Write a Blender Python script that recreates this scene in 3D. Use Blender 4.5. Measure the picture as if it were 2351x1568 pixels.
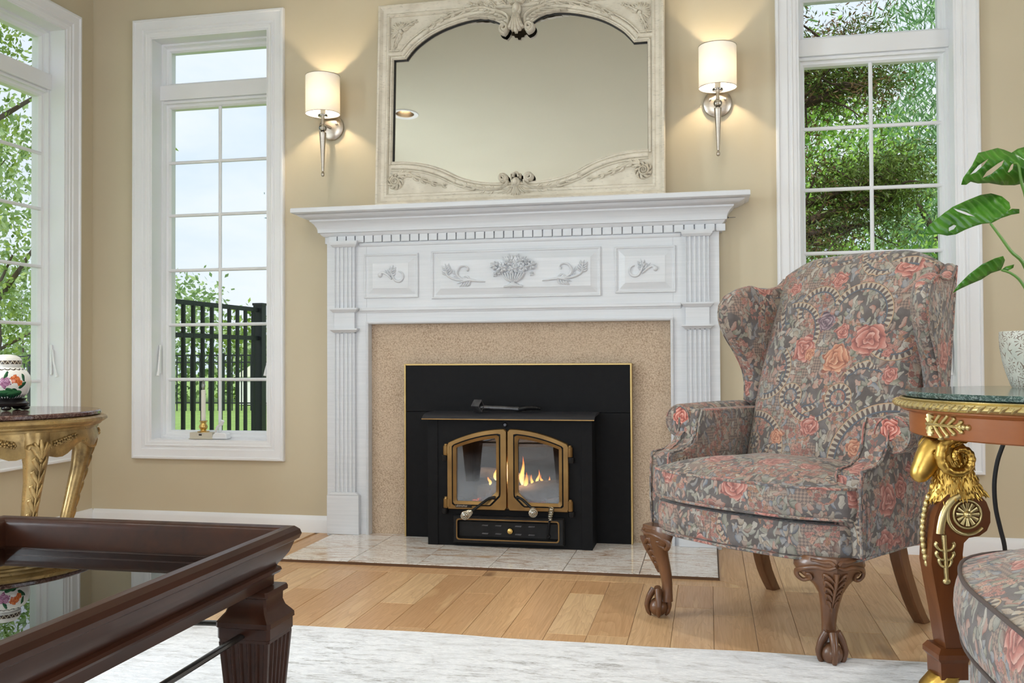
import bpy, bmesh, math, random
import numpy as np
from mathutils import Vector, Matrix, noise as mnoise
from mathutils.geometry import delaunay_2d_cdt

for o in list(bpy.data.objects):
    bpy.data.objects.remove(o, do_unlink=True)
SC = bpy.context.scene
COL = SC.collection
PI = math.pi
RNG = random.Random(7)

# ---------------------------------------------------------------- camera
YAW, PITCH, ROLL, FPX, CAMZ = 0.20838, 0.01738, -0.0049, 2133.07, 0.85
def cam_axes():
    cy, sy = math.cos(YAW), math.sin(YAW)
    f = Vector((-sy*math.cos(PITCH), cy*math.cos(PITCH), math.sin(PITCH)))
    r = Vector((cy, sy, 0)); u = r.cross(f)
    r2 = math.cos(ROLL)*r + math.sin(ROLL)*u
    u2 = -math.sin(ROLL)*r + math.cos(ROLL)*u
    return r2, u2, f
CR, CU, CF = cam_axes()
CAMP = Vector((0, 0, CAMZ))
cam = bpy.data.cameras.new('camera'); camo = bpy.data.objects.new('camera', cam); COL.objects.link(camo)
cam.sensor_fit = 'HORIZONTAL'; cam.sensor_width = 36.0; cam.lens = FPX/2351*36
cam.clip_start = 0.02; cam.clip_end = 300
mw = Matrix((CR, CU, -CF)).transposed().to_4x4(); mw.translation = CAMP
camo.matrix_world = mw
SC.camera = camo
def ray(px, py):
    return CF + CR*((px-1175.5)/FPX) - CU*((py-784)/FPX)
def atY(px, py, Y):
    d = ray(px, py); return CAMP + d*(Y/d.y)
def atD(px, py, D):
    return CAMP + ray(px, py)*D

# ---------------------------------------------------------------- view, sky, sun, added fill lights
SC.view_settings.view_transform = 'Standard'
SC.view_settings.look = 'None'
SC.view_settings.gamma = 1.0
SC.view_settings.use_curve_mapping = False
SC.view_settings.exposure = -0.10
cy_ = SC.cycles
cy_.max_bounces = 8; cy_.diffuse_bounces = 3; cy_.glossy_bounces = 3; cy_.transmission_bounces = 4; cy_.transparent_max_bounces = 10
cy_.caustics_reflective = False; cy_.caustics_refractive = False; cy_.adaptive_threshold = .1; cy_.adaptive_min_samples = 20
W = bpy.data.worlds.new('sky'); SC.world = W; W.use_nodes = True
wn = W.node_tree; wn.nodes.clear()
def wnode(t): return wn.nodes.new(t)
tc = wnode('ShaderNodeTexCoord'); mp = wnode('ShaderNodeMapping'); mp.inputs['Scale'].default_value = (1.0, 1.0, 3.2)
nz = wnode('ShaderNodeTexNoise'); nz.inputs['Scale'].default_value = 2.3; nz.inputs['Detail'].default_value = 6; nz.inputs['Roughness'].default_value = .55; nz.inputs['Distortion'].default_value = .4
rp = wnode('ShaderNodeValToRGB')
rp.color_ramp.elements[0].position = .36; rp.color_ramp.elements[0].color = (.70, .82, .98, 1)
rp.color_ramp.elements[1].position = .66; rp.color_ramp.elements[1].color = (.93, .96, 1.0, 1)
bg = wnode('ShaderNodeBackground'); bg.inputs['Strength'].default_value = 1.18
wo = wnode('ShaderNodeOutputWorld')
wn.links.new(tc.outputs['Generated'], mp.inputs['Vector']); wn.links.new(mp.outputs[0], nz.inputs['Vector'])
wn.links.new(nz.outputs['Fac'], rp.inputs[0]); wn.links.new(rp.outputs[0], bg.inputs['Color']); wn.links.new(bg.outputs[0], wo.inputs[0])

def lamp(name, kind, loc, energy, color=(1, 1, 1), rot=None, **kw):
    l = bpy.data.lights.new(name, kind); l.energy = energy; l.color = color
    for k, v in kw.items(): setattr(l, k, v)
    o = bpy.data.objects.new(name, l); COL.objects.link(o); o.location = loc
    if rot: o.rotation_euler = rot
    return o
# soft high sun from behind the house
lamp('sun', 'SUN', (0, -5, 12), 3.3, (1, .96, .88), rot=(math.radians(38), 0, math.radians(14)), angle=math.radians(6))
# added area fills outside unseen openings, standing in for daylight to brighten the room
lamp('added_fill_rear_left', 'AREA', (-1.6, -3.30, 1.45), 72, (.80, .91, 1), rot=(math.radians(90), 0, 0), shape='RECTANGLE', size=2.3, size_y=2.2)
lamp('added_fill_rear_right', 'AREA', (1.6, -3.30, 1.45), 16, (.80, .91, 1), rot=(math.radians(90), 0, 0), shape='RECTANGLE', size=2.3, size_y=2.2)
lamp('added_fill_right', 'AREA', (3.75, 0.55, 1.45), 64, (.82, .92, 1), rot=(math.radians(90), 0, math.radians(90)), shape='RECTANGLE', size=2.6, size_y=2.2)
for y_ in (1.9, .4):
    lamp('added_fill_left', 'AREA', (-3.42, y_, 1.47), 84, (.80, .91, 1), rot=(math.radians(90), 0, math.radians(-90)), shape='RECTANGLE', size=.64, size_y=2.0)  # unseen fills added to give side light from the left
# ---------------------------------------------------------------- mesh helpers
def crom(pts, n):
    """Catmull-Rom resample of a list of tuples to n points."""
    P = np.array(pts, float)
    if len(P) == 2:
        t = np.linspace(0, 1, n)[:, None]; return P[0]*(1-t)+P[1]*t
    Q = np.vstack([2*P[0]-P[1], P, 2*P[-1]-P[-2]])
    m = len(P)-1; out = []
    for s in np.linspace(0, m, n):
        i = min(int(s), m-1); t = s-i
        a, b, c, d = Q[i], Q[i+1], Q[i+2], Q[i+3]
        out.append(.5*((2*b)+(c-a)*t+(2*a-5*b+4*c-d)*t*t+(3*b-a-3*c+d)*t**3))
    return np.array(out)

class Plane:
    """Local drawing plane: point = O + a*U + b*V + h*N."""
    def __init__(s, O, U, V, N): s.O, s.U, s.V, s.N = [np.array(k, float) for k in (O, U, V, N)]
    def p(s, a, b, h=0.0): return s.O+s.U*a+s.V*b+s.N*h
    def mirrored(s): return Plane(s.O, -s.U, s.V, s.N)
    def at(s, a, b, h=0.0): return Plane(s.p(a, b, h), s.U, s.V, s.N)

class MB:
    def __init__(s): s.v = []; s.f = []
    def add(s, V, F):
        b = len(s.v); s.v += [tuple(map(float, p)) for p in V]; s.f += [tuple(i+b for i in f) for f in F]; return s
    def box(s, x0, x1, y0, y1, z0, z1):
        return s.add([(x0,y0,z0),(x1,y0,z0),(x1,y1,z0),(x0,y1,z0),(x0,y0,z1),(x1,y0,z1),(x1,y1,z1),(x0,y1,z1)],
                     [(0,3,2,1),(4,5,6,7),(0,1,5,4),(1,2,6,5),(2,3,7,6),(3,0,4,7)])
    def grid(s, P, cu=False, cv=False):
        P = np.asarray(P, float); nu, nv = P.shape[:2]; F = []
        for i in range(nu if cu else nu-1):
            for j in range(nv if cv else nv-1):
                a, b = i % nu, (i+1) % nu; c, d = j % nv, (j+1) % nv
                F.append((a*nv+c, b*nv+c, b*nv+d, a*nv+d))
        return s.add(P.reshape(-1, 3), F)
    def loft(s, rings, caps=True, closed=True):
        R = np.asarray(rings, float); b = len(s.v); n = R.shape[1]
        s.grid(R, cv=closed)
        if caps:
            s.f.append(tuple(b+i for i in range(n))[::-1]); e = b+(len(R)-1)*n; s.f.append(tuple(e+i for i in range(n)))
        return s
    def prism(s, poly, lo, hi, axis='y'):
        def m(a, b, c): return {'y': (a, c, b), 'x': (c, a, b), 'z': (a, b, c)}[axis]
        return s.loft([[m(a, b, lo) for a, b in poly], [m(a, b, hi) for a, b in poly]])
    def lathe(s, prof, c=(0, 0, 0), n=28, ax='z', a0=0, a1=2*PI):
        full = abs(a1-a0-2*PI) < 1e-6; rings = []
        for k in range(n if full else n+1):
            a = a0+(a1-a0)*k/n; ca, sa = math.cos(a), math.sin(a); row = []
            for r, h in prof:
                p = {'z': (r*ca, r*sa, h), 'y': (r*ca, h, r*sa), 'x': (h, r*ca, r*sa)}[ax]
                row.append((p[0]+c[0], p[1]+c[1], p[2]+c[2]))
            rings.append(row)
        return s.grid(rings, cu=full)
    def tube(s, path, rad, n=10, caps=True, closed=False, flat=None, up=None):
        P = np.array(path, float); m = len(P); rad = np.broadcast_to(np.asarray(rad, float), (m,)) if np.ndim(rad) < 2 else np.asarray(rad, float)
        T = np.gradient(P, axis=0)
        if closed: T = np.roll(P, -1, 0)-np.roll(P, 1, 0)
        T /= np.linalg.norm(T, axis=1)[:, None]+1e-12
        ref = np.array(up if up is not None else ((0, 0, 1) if abs(T[0][2]) < .9 else (1, 0, 0)), float)
        rings = []; A = None
        for i in range(m):
            t = T[i]
            if up is not None: a = np.cross(ref, t)
            else:
                a = np.cross(ref, t) if A is None else A-t*(A@t)
            a /= np.linalg.norm(a)+1e-12; A = a; b = np.cross(t, a)
            ra, rb = (rad[i], rad[i]) if rad.ndim == 1 else rad[i]
            if flat: rb = ra*flat
            rings.append([P[i]+a*ra*math.cos(k*2*PI/n)+b*rb*math.sin(k*2*PI/n) for k in range(n)])
        if closed: s.grid(rings, cu=True, cv=True)
        else: s.loft(rings, caps)
        return s
    def ell(s, c, r, nu=14, nv=9):
        rings = []
        for i in range(nv):
            ph = -PI/2+PI*i/(nv-1); k = max(math.cos(ph), 1e-3)
            rings.append([(c[0]+r[0]*k*math.cos(2*PI*j/nu), c[1]+r[1]*k*math.sin(2*PI*j/nu), c[2]+r[2]*math.sin(ph)) for j in range(nu)])
        return s.loft(rings)
    def stroke(s, pl, pts, w, h, n=12, k=7, base=-.002, sharp=1.0):
        """raised half-round relief stroke on a plane. w,h: scalars or lists along it"""
        C = crom([(a, b) for a, b in pts], n); T = np.gradient(C, axis=0); T /= np.linalg.norm(T, axis=1)[:, None]+1e-12
        tt = np.linspace(0, 1, n)
        wv = np.interp(tt, np.linspace(0, 1, len(w)), w) if np.ndim(w) else np.full(n, w)
        hv = np.interp(tt, np.linspace(0, 1, len(h)), h) if np.ndim(h) else np.full(n, h)
        rings = []
        for i in range(n):
            nx, ny = -T[i][1], T[i][0]; row = []
            for q in range(k):
                a = PI*q/(k-1); x = math.cos(a)*wv[i]; z = math.sin(a)**sharp*hv[i]
                row.append(pl.p(C[i][0]+nx*x, C[i][1]+ny*x, z if 0 < q < k-1 else base))
            rings.append(row)
        return s.loft(rings)
    def dome(s, pl, a, b, ra, rb, h, n=14, k=4):
        rings = [[pl.p(a+ra*math.cos(2*PI*j/n)*math.cos(q*PI/2/k), b+rb*math.sin(2*PI*j/n)*math.cos(q*PI/2/k), h*math.sin(q*PI/2/k)-.002*(q == 0)) for j in range(n)] for q in range(k)]
        rings.append([pl.p(a+ra*.02*math.cos(2*PI*j/n), b+rb*.02*math.sin(2*PI*j/n), h) for j in range(n)])
        return s.loft(rings)
    def sweep_u(s, prof, xl, xr, yf, yw):
        """moulding profile [(out,z)] swept round left side, front and right side, mitred"""
        rows = []
        for o, z in prof: rows.append([(xl-o, yw, z), (xl-o, yf-o, z), (xr+o, yf-o, z), (xr+o, yw, z)])
        n = len(prof); b = len(s.v); s.grid(np.array(rows), False, False)
        s.f.append(tuple(b+4*i for i in range(n))); s.f.append(tuple(b+4*i+3 for i in range(n))[::-1])
        s.f.append((b, b+1, b+2, b+3)); e = b+4*(n-1); s.f.append((e+3, e+2, e+1, e))
        return s
    def frame(s, prof, a0, a1, b0, b1, fn):
        """profile [(inset from outer edge, height)] swept round a rectangle; fn(a,b,h)->xyz"""
        rows = [[fn(a0+d, b0+d, h), fn(a1-d, b0+d, h), fn(a1-d, b1-d, h), fn(a0+d, b1-d, h)] for d, h in prof]
        return s.grid(np.array(rows, float), cu=True, cv=True)

ROOT = {}
def build(mb, name, mat, parent=None, smooth=38, bevel=0.0, seg=2, uv=False, local=False, recalc=True, uvoff=(0, 0), subsurf=0, solid=0):
    V = np.array(mb.v, float)
    root = parent
    while root is not None and root.parent is not None: root = root.parent
    if root is not None and not local and root.name in ROOT:
        inv = np.array(ROOT[root.name].inverted()); V = V@inv[:3, :3].T+inv[:3, 3]
    me = bpy.data.meshes.new(name); me.from_pydata(V.tolist(), [], mb.f)
    if recalc:
        bm = bmesh.new(); bm.from_mesh(me)
        bmesh.ops.recalc_face_normals(bm, faces=bm.faces); bm.to_mesh(me); bm.free()
    if uv: boxuv(me, uvoff)
    if smooth:
        me.shade_smooth(); me.set_sharp_from_angle(angle=math.radians(smooth))
    o = bpy.data.objects.new(name, me); COL.objects.link(o)
    if mat is not None: me.materials.append(mat)
    if parent is not None: o.parent = parent
    if bevel:
        b = o.modifiers.new('bevel', 'BEVEL'); b.width = bevel; b.segments = seg; b.limit_method = 'ANGLE'; b.angle_limit = math.radians(40); b.harden_normals = False
    if subsurf:
        m = o.modifiers.new('subd', 'SUBSURF'); m.levels = subsurf; m.render_levels = subsurf
    if solid:
        m = o.modifiers.new('thick', 'SOLIDIFY'); m.thickness = solid; m.offset = 0
    return o
def boxuv(me, off=(0, 0)):
    uvl = me.uv_layers.new(name='UVMap')
    nl = len(me.loops); vi = np.zeros(nl, int); me.loops.foreach_get('vertex_index', vi)
    co = np.zeros(len(me.vertices)*3); me.vertices.foreach_get('co', co); co = co.reshape(-1, 3)
    uvs = np.zeros((nl, 2))
    for p in me.polygons:
        n = np.abs(np.array(p.normal)); L = list(p.loop_indices); c = co[vi[L]]
        if n[2] >= n[1]*.9 and n[2] >= n[0]*.9: q = c[:, [0, 1]]
        elif n[1] >= n[0]: q = c[:, [0, 2]]
        else: q = c[:, [1, 2]]
        uvs[L] = q
    uvs += np.array(off); uvl.data.foreach_set('uv', uvs.ravel())
def tag(o, label=None, cat=None, group=None, kind=None):
    for k, v in (('label', label), ('category', cat), ('group', group), ('kind', kind)):
        if v: o[k] = v
    return o
def thing(name, label, cat, loc=(0, 0, 0), rz=0.0, group=None):
    o = bpy.data.objects.new(name, None); COL.objects.link(o); o.empty_display_size = .1
    o.location = loc; o.rotation_euler = (0, 0, rz)
    ROOT[o.name] = Matrix.Translation(Vector(loc)) @ Matrix.Rotation(rz, 4, 'Z')
    return tag(o, label, cat, group)
def struct(name, loc=(0, 0, 0)):
    o = bpy.data.objects.new(name, None); COL.objects.link(o); o.location = loc
    ROOT[o.name] = Matrix.Translation(Vector(loc)); o['kind'] = 'structure'; return o
def copy_tree(o, parent=None):
    c = o.copy(); COL.objects.link(c); c.parent = parent
    for ch in list(o.children): copy_tree(ch, c)
    return c
def piece(src, name, parent, loc, rz=0, scale=None):
    """another object that shares src's mesh"""
    c = src.copy(); c.name = name; COL.objects.link(c); c.parent = parent; c.location = loc; c.rotation_euler = (0, 0, rz)
    if scale: c.scale = scale
    return c
# ---------------------------------------------------------------- materials (all node based)
def srgb(r, g, b, a=1.0):
    f = lambda c: (c/255/12.92) if c/255 <= .04045 else ((c/255+.055)/1.055)**2.4
    return (f(r), f(g), f(b), a)
class G:
    """small wrapper for building shader trees"""
    def __init__(s, nt): s.t = nt
    def n(s, typ, props=None, **inp):
        nd = s.t.nodes.new(typ)
        for k, v in (props or {}).items(): setattr(nd, k, v)
        for k, v in inp.items():
            k2 = k.replace('_', ' '); s.put(nd.inputs[k2] if k2 in nd.inputs else nd.inputs[int(k[1:])], v)
        return nd
    def put(s, sock, v):
        if isinstance(v, bpy.types.NodeSocket): s.t.links.new(v, sock)
        elif v is not None:
            try: sock.default_value = v
            except Exception: sock.default_value = tuple(v)[:3] if hasattr(v, '__len__') else (v, v, v)
    def m(s, op, a, b=None, c=None, clamp=False):
        nd = s.t.nodes.new('ShaderNodeMath'); nd.operation = op; nd.use_clamp = clamp
        for i, v in enumerate((a, b, c)):
            if v is not None: s.put(nd.inputs[i], v)
        return nd.outputs[0]
    def vm(s, op, a, b=None, out=0, scale=None):
        nd = s.t.nodes.new('ShaderNodeVectorMath'); nd.operation = op; s.put(nd.inputs[0], a)
        if b is not None: s.put(nd.inputs[1], b)
        if scale is not None: s.put(nd.inputs['Scale'], scale)
        return nd.outputs[out]
    def ramp(s, fac, stops, interp='LINEAR'):
        nd = s.t.nodes.new('ShaderNodeValToRGB'); e = nd.color_ramp.elements; nd.color_ramp.interpolation = interp
        while len(e) < len(stops): e.new(1)
        for i, (p, c) in enumerate(stops):
            e[i].position = p; e[i].color = (c, c, c, 1) if not hasattr(c, '__len__') else tuple(c) if len(c) == 4 else tuple(c)+(1,)
        s.put(nd.inputs[0], fac); return nd.outputs[0]
    def mix(s, fac, a, b, mode='MIX'):
        nd = s.t.nodes.new('ShaderNodeMix'); nd.data_type = 'RGBA'; nd.blend_type = mode; nd.clamp_factor = True
        s.put(nd.inputs[0], fac); s.put(nd.inputs[6], a); s.put(nd.inputs[7], b); return nd.outputs[2]
    def sep(s, v):
        nd = s.t.nodes.new('ShaderNodeSeparateXYZ'); s.put(nd.inputs[0], v); return nd.outputs
    def comb(s, x=0, y=0, z=0):
        nd = s.t.nodes.new('ShaderNodeCombineXYZ'); s.put(nd.inputs[0], x); s.put(nd.inputs[1], y); s.put(nd.inputs[2], z); return nd.outputs[0]
    def coord(s, which='Object'): return s.n('ShaderNodeTexCoord').outputs[which]
    def mapping(s, v, loc=(0,0,0), rot=(0,0,0), scale=(1,1,1)):
        return s.n('ShaderNodeMapping', Vector=v, Location=loc, Rotation=rot, Scale=scale).outputs[0]
    def noise(s, v, scale, detail=3, rough=.5, dist=0, out='Fac', dim='3D'):
        return s.n('ShaderNodeTexNoise', {'noise_dimensions': dim}, Vector=v, Scale=scale, Detail=detail, Roughness=rough, Distortion=dist).outputs[out]
    def vor(s, v, scale, feat='F1', rnd=1.0, dim='3D'):
        return s.n('ShaderNodeTexVoronoi', {'feature': feat, 'voronoi_dimensions': dim}, Vector=v, Scale=scale, Randomness=rnd)
    def bump(s, h, strength=.3, dist=.01, normal=None):
        nd = s.n('ShaderNodeBump', Strength=strength, Distance=dist, Height=h)
        if normal is not None: s.put(nd.inputs['Normal'], normal)
        return nd.outputs[0]
MATS = {}
def mat(name, color=(.8, .8, .8, 1), rough=.5, metal=0.0, fn=None, **kw):
    """principled material; fn(g, bsdf) may add nodes"""
    if name in MATS: return MATS[name]
    m = bpy.data.materials.new(name); m.use_nodes = True; nt = m.node_tree; b = nt.nodes['Principled BSDF']
    b.inputs['Base Color'].default_value = color; b.inputs['Roughness'].default_value = rough; b.inputs['Metallic'].default_value = metal
    for k, v in kw.items(): b.inputs[k.replace('_', ' ')].default_value = v
    g = G(nt)
    if fn: fn(g, b)
    MATS[name] = m; return m
def speck(col2, scale, amount=.5, rough=None, bump=0, bscale=None, coord='Object', stretch=(1, 1, 1), detail=2):
    """variation helper: noise mix towards col2, optional bump"""
    def f(g, b):
        v = g.mapping(g.coord(coord), scale=stretch); nf = g.noise(v, scale, detail, .6)
        base = tuple(b.inputs['Base Color'].default_value)
        fac = g.m('MULTIPLY', g.ramp(nf, [(.35, 0.0), (.68, 1.0)]), amount)
        g.put(b.inputs['Base Color'], g.mix(fac, base, col2))
        if rough: g.put(b.inputs['Roughness'], g.ramp(nf, [(.3, rough[0]), (.7, rough[1])]))
        if bump: g.put(b.inputs['Normal'], g.bump(g.noise(v, bscale or scale, 1, .6), bump, .004))
    return f
M_wall = mat('beige wall paint', srgb(207, 194, 167), .75, fn=speck(srgb(201, 188, 161), 3, .5, detail=1))
M_ceil = mat('ceiling paint', srgb(212, 206, 188), .85, fn=speck(srgb(206, 200, 182), 2, .4, detail=1))
M_trim = mat('white gloss trim paint', srgb(238, 238, 240), .32, fn=speck(srgb(230, 230, 233), 5, .5, detail=1))
def f_mantel(g, b):
    v = g.mapping(g.coord(), scale=(1.2, 9, 40)); nf = g.noise(v, 3.0, 2, .6)
    g.put(b.inputs['Base Color'], g.mix(g.ramp(nf, [(.3, 0.0), (.7, 1.0)]), srgb(221, 222, 226), srgb(213, 215, 219)))
M_mantel = mat('white brushed mantel paint', rough=.38, fn=f_mantel)
def f_antique(g, b):
    v = g.coord(); n1 = g.noise(v, 14, 2, .65); n2 = g.noise(g.mapping(v, scale=(2, 2, 9)), 22, 1, .6)
    c = g.mix(g.ramp(n1, [(.3, 0.0), (.7, 1.0)]), srgb(226, 217, 200), srgb(208, 198, 180))
    c = g.mix(g.m('MULTIPLY', g.ramp(n2, [(.60, 0.0), (.72, 1.0)]), .35), c, srgb(150, 142, 130))
    g.put(b.inputs['Base Color'], c)
M_antique = mat('antiqued cream paint', rough=.5, fn=f_antique)
M_mirror = mat('mirror silver', (.70, .695, .66, 1), .015, 1.0)
M_dark = mat('rebate shadow and switch dark', srgb(38, 35, 32), .7)
def f_stucco(g, b):
    v = g.coord(); n1 = g.noise(v, 150, 2, .6, .6); n2 = g.noise(v, 6, 2, .5)
    c = g.mix(g.ramp(n1, [(.34, 0.0), (.6, 1.0)]), srgb(164, 138, 114), srgb(212, 190, 166))
    c = g.mix(g.m('MULTIPLY', g.ramp(n2, [(.35, 0.0), (.7, 1.0)]), .4), c, srgb(214, 192, 168))
    g.put(b.inputs['Base Color'], c); g.put(b.inputs['Normal'], g.bump(n1, .75, .006))
M_stucco = mat('sandy textured stucco', rough=.9, fn=f_stucco)
M_black = mat('black painted steel', srgb(22, 22, 24), .55, .0, Specular_IOR_Level=.12, fn=speck(srgb(27, 27, 29), 30, .5, bump=.04, bscale=200))
M_black2 = mat('black cast iron', srgb(18, 18, 20), .38, .0, Specular_IOR_Level=.25, fn=speck(srgb(34, 34, 36), 18, .5, bump=.1, bscale=90))
M_iron = mat('worn steel tool', srgb(104, 104, 108), .34, .8, fn=speck(srgb(60, 60, 62), 26, .8, bump=.15, bscale=60))
M_bronze = mat('bronze painted cast door', srgb(150, 118, 72), .36, .75, fn=speck(srgb(112, 84, 50), 7, .7, bump=.05, bscale=90))
M_brass = mat('polished brass', srgb(212, 178, 108), .22, 1.0)
M_spring = mat('coiled chrome steel', srgb(205, 200, 188), .2, 1.0)
M_nickel = mat('brushed nickel', srgb(196, 186, 174), .3, 1.0, fn=speck(srgb(170, 160, 148), 12, .5, stretch=(1, 1, 9)))
M_goldtrim = mat('gold edge trim', srgb(186, 160, 108), .4, 1.0)
def f_hearth(g, b):
    v = g.coord(); rnd = g.n('ShaderNodeObjectInfo').outputs['Random']
    off = g.comb(g.m('MULTIPLY', rnd, 37.0), g.m('MULTIPLY', rnd, 19.0), 0)
    v = g.vm('ADD', g.mapping(v, rot=(0, 0, .12), scale=(2.2, 9, 1)), off)
    n1 = g.noise(v, 1.6, 6, .62, 1.4); n2 = g.noise(v, 4.5, 5, .6, 2.2)
    c = g.ramp(n1, [(.28, srgb(176, 140, 112)), (.40, srgb(222, 204, 190)), (.50, srgb(248, 243, 238)), (.60, srgb(238, 231, 226)), (.70, srgb(206, 176, 150))])
    c = g.mix(g.m('MULTIPLY', g.ramp(n2, [(.47, 0.0), (.5, 1.0), (.53, 0.0)]), .8), c, srgb(150, 112, 84))
    g.put(b.inputs['Base Color'], c)
M_hearth = mat('veined beige marble tile', rough=.12, fn=f_hearth)
M_grout = mat('dark bronze hearth edge', srgb(96, 66, 42), .5)
def f_oak(g, b):
    v = g.coord(); rnd = g.n('ShaderNodeObjectInfo').outputs['Random']
    off = g.comb(g.m('MULTIPLY', rnd, 61.0), g.m('MULTIPLY', rnd, 83.0), 0)
    v = g.vm('ADD', v, off)
    rings = g.noise(g.mapping(v, scale=(7, .9, 1)), 1.5, 3, .5, .8)
    w = g.m('FRACT', g.m('MULTIPLY', rings, 13.0))
    fine = g.noise(g.mapping(v, scale=(90, 3, 1)), 1.5, 3, .6)
    tone = g.ramp(rnd, [(0, srgb(194, 150, 108)), (.2, srgb(220, 182, 140)), (.4, srgb(204, 160, 116)), (.6, srgb(230, 196, 152)), (.8, srgb(212, 170, 126)), (1, srgb(198, 154, 110))])
    c = g.mix(g.m('MULTIPLY', g.ramp(w, [(0, 0.0), (.75, .5), (1, 1.0)]), .38), tone, srgb(164, 116, 72))
    c = g.mix(g.m('MULTIPLY', g.ramp(fine, [(.42, 0.0), (.7, 1.0)]), .35), c, srgb(170, 122, 78))
    c = g.mix(g.m('MULTIPLY', g.ramp(rings, [(.6, 0.0), (.72, 1.0)]), .7), c, srgb(232, 198, 150))
    kn = g.vor(g.mapping(v, scale=(1, .42, 1)), 3.1).outputs['Distance']
    c = g.mix(g.m('MULTIPLY', g.ramp(kn, [(.03, 1.0), (.11, 0.0)]), .75), c, srgb(112, 78, 52))
    g.put(b.inputs['Base Color'], c); g.put(b.inputs['Normal'], g.bump(fine, .05, .002))
    g.put(b.inputs['Roughness'], g.ramp(fine, [(.3, .30), (.7, .42)]))
M_oak = mat('natural oak plank', rough=.35, fn=f_oak)
def f_rug(g, b):
    v = g.coord(); st = g.mapping(v, scale=(1.0, 3.4, 1))
    n1 = g.noise(st, 9, 5, .75, .3); n2 = g.noise(st, 34, 3, .7, 1.5); n3 = g.noise(v, 1.6, 1, .5)
    lines = g.vor(g.mapping(v, scale=(1, 1.4, 1)), 9, 'DISTANCE_TO_EDGE').outputs['Distance']
    c = g.mix(g.ramp(n2, [(.35, 0.0), (.65, 1.0)]), srgb(222, 223, 228), srgb(246, 246, 249))
    k = g.m('MULTIPLY', g.ramp(n1, [(.49, 0.0), (.64, 1.0)]), g.ramp(n2, [(.42, 0.0), (.56, 1.0)]))
    k = g.m('MULTIPLY', k, g.ramp(n3, [(.35, .35), (.62, 1.0)]))
    c = g.mix(g.m('MULTIPLY', k, 1.0), c, srgb(146, 142, 140))
    mo = g.m('MULTIPLY', g.ramp(lines, [(.015, 1.0), (.05, 0.0)]), g.ramp(n1, [(.45, 0.0), (.6, 1.0)]))
    c = g.mix(g.m('MULTIPLY', mo, .35), c, srgb(185, 182, 182))
    g.put(b.inputs['Base Color'], c); g.put(b.inputs['Normal'], g.bump(g.noise(v, 420, 2, .6), .25, .004))
M_rug = mat('distressed white rug pile', rough=.95, fn=f_rug)
def wood(name, c1, c2, c3, rough, stretch=(1, 1, .08), scale=28, coat=0.0):
    def f(g, b):
        v = g.mapping(g.coord(), scale=stretch); n1 = g.noise(v, scale, 4, .6, .5); n2 = g.noise(g.coord(), 5, 3, .5)
        c = g.mix(g.ramp(n1, [(.3, 0.0), (.7, 1.0)]), c1, c2); c = g.mix(g.m('MULTIPLY', g.ramp(n2, [(.35, 0.0), (.75, 1.0)]), .5), c, c3)
        g.put(b.inputs['Base Color'], c); b.inputs['Coat Weight'].default_value = coat; b.inputs['Coat Roughness'].default_value = .12
        g.put(b.inputs['Roughness'], g.ramp(n1, [(.3, rough), (.7, rough+.1)]))
    return mat(name, rough=rough, fn=f)
M_cherry = wood('dark cherry wood', srgb(56, 29, 18), srgb(42, 22, 14), srgb(68, 37, 24), .34, (1, .06, 1), 30, .2)
M_cherry.node_tree.nodes['Principled BSDF'].inputs['Specular IOR Level'].default_value = .14
M_walnut = wood('carved walnut', srgb(122, 82, 54), srgb(94, 60, 38), srgb(82, 52, 32), .3, (1, 1, .1), 30, .3)
M_mahog = wood('figured mahogany', srgb(150, 88, 46), srgb(122, 66, 32), srgb(172, 106, 60), .3, (.2, .2, 1), 12, .15)
M_mahog.node_tree.nodes['Principled BSDF'].inputs['Specular IOR Level'].default_value = .25
M_mahogd = wood('dark mahogany leg', srgb(104, 58, 28), srgb(82, 44, 20), srgb(118, 68, 36), .3, (1, 1, .1), 26, .15)
M_mahogd.node_tree.nodes['Principled BSDF'].inputs['Specular IOR Level'].default_value = .25
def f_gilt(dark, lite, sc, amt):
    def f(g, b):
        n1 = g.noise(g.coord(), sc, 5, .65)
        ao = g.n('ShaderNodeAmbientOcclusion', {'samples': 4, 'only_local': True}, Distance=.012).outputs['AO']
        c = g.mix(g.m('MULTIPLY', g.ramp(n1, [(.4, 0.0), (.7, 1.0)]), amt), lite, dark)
        c = g.mix(g.m('MULTIPLY', g.ramp(ao, [(.3, 1.0), (.75, 0.0)]), .5), c, dark)  # ambient occlusion puts crevice shade into the gilt colour
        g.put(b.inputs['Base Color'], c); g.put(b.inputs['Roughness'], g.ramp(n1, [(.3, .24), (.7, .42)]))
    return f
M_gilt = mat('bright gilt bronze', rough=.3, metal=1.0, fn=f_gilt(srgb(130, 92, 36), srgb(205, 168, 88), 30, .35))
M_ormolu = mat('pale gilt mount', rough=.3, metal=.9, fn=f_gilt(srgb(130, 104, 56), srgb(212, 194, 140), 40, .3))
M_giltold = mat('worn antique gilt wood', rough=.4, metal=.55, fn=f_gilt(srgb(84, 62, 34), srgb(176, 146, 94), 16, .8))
def marble(name, base, dark, vein, sc, rough=.1):
    def f(g, b):
        v = g.coord(); n1 = g.noise(v, sc, 6, .65, 1.2); n2 = g.noise(v, sc*2.3, 5, .6, 2.5)
        c = g.mix(g.ramp(n1, [(.35, 0.0), (.65, 1.0)]), base, dark)
        c = g.mix(g.m('MULTIPLY', g.ramp(n2, [(.47, 0.0), (.5, 1.0), (.53, 0.0)]), .6), c, vein); g.put(b.inputs['Base Color'], c)
    return mat(name, rough=rough, fn=f)
M_greenm = marble('dark green marble', srgb(66, 92, 86), srgb(38, 56, 54), srgb(170, 186, 180), 14)
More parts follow.
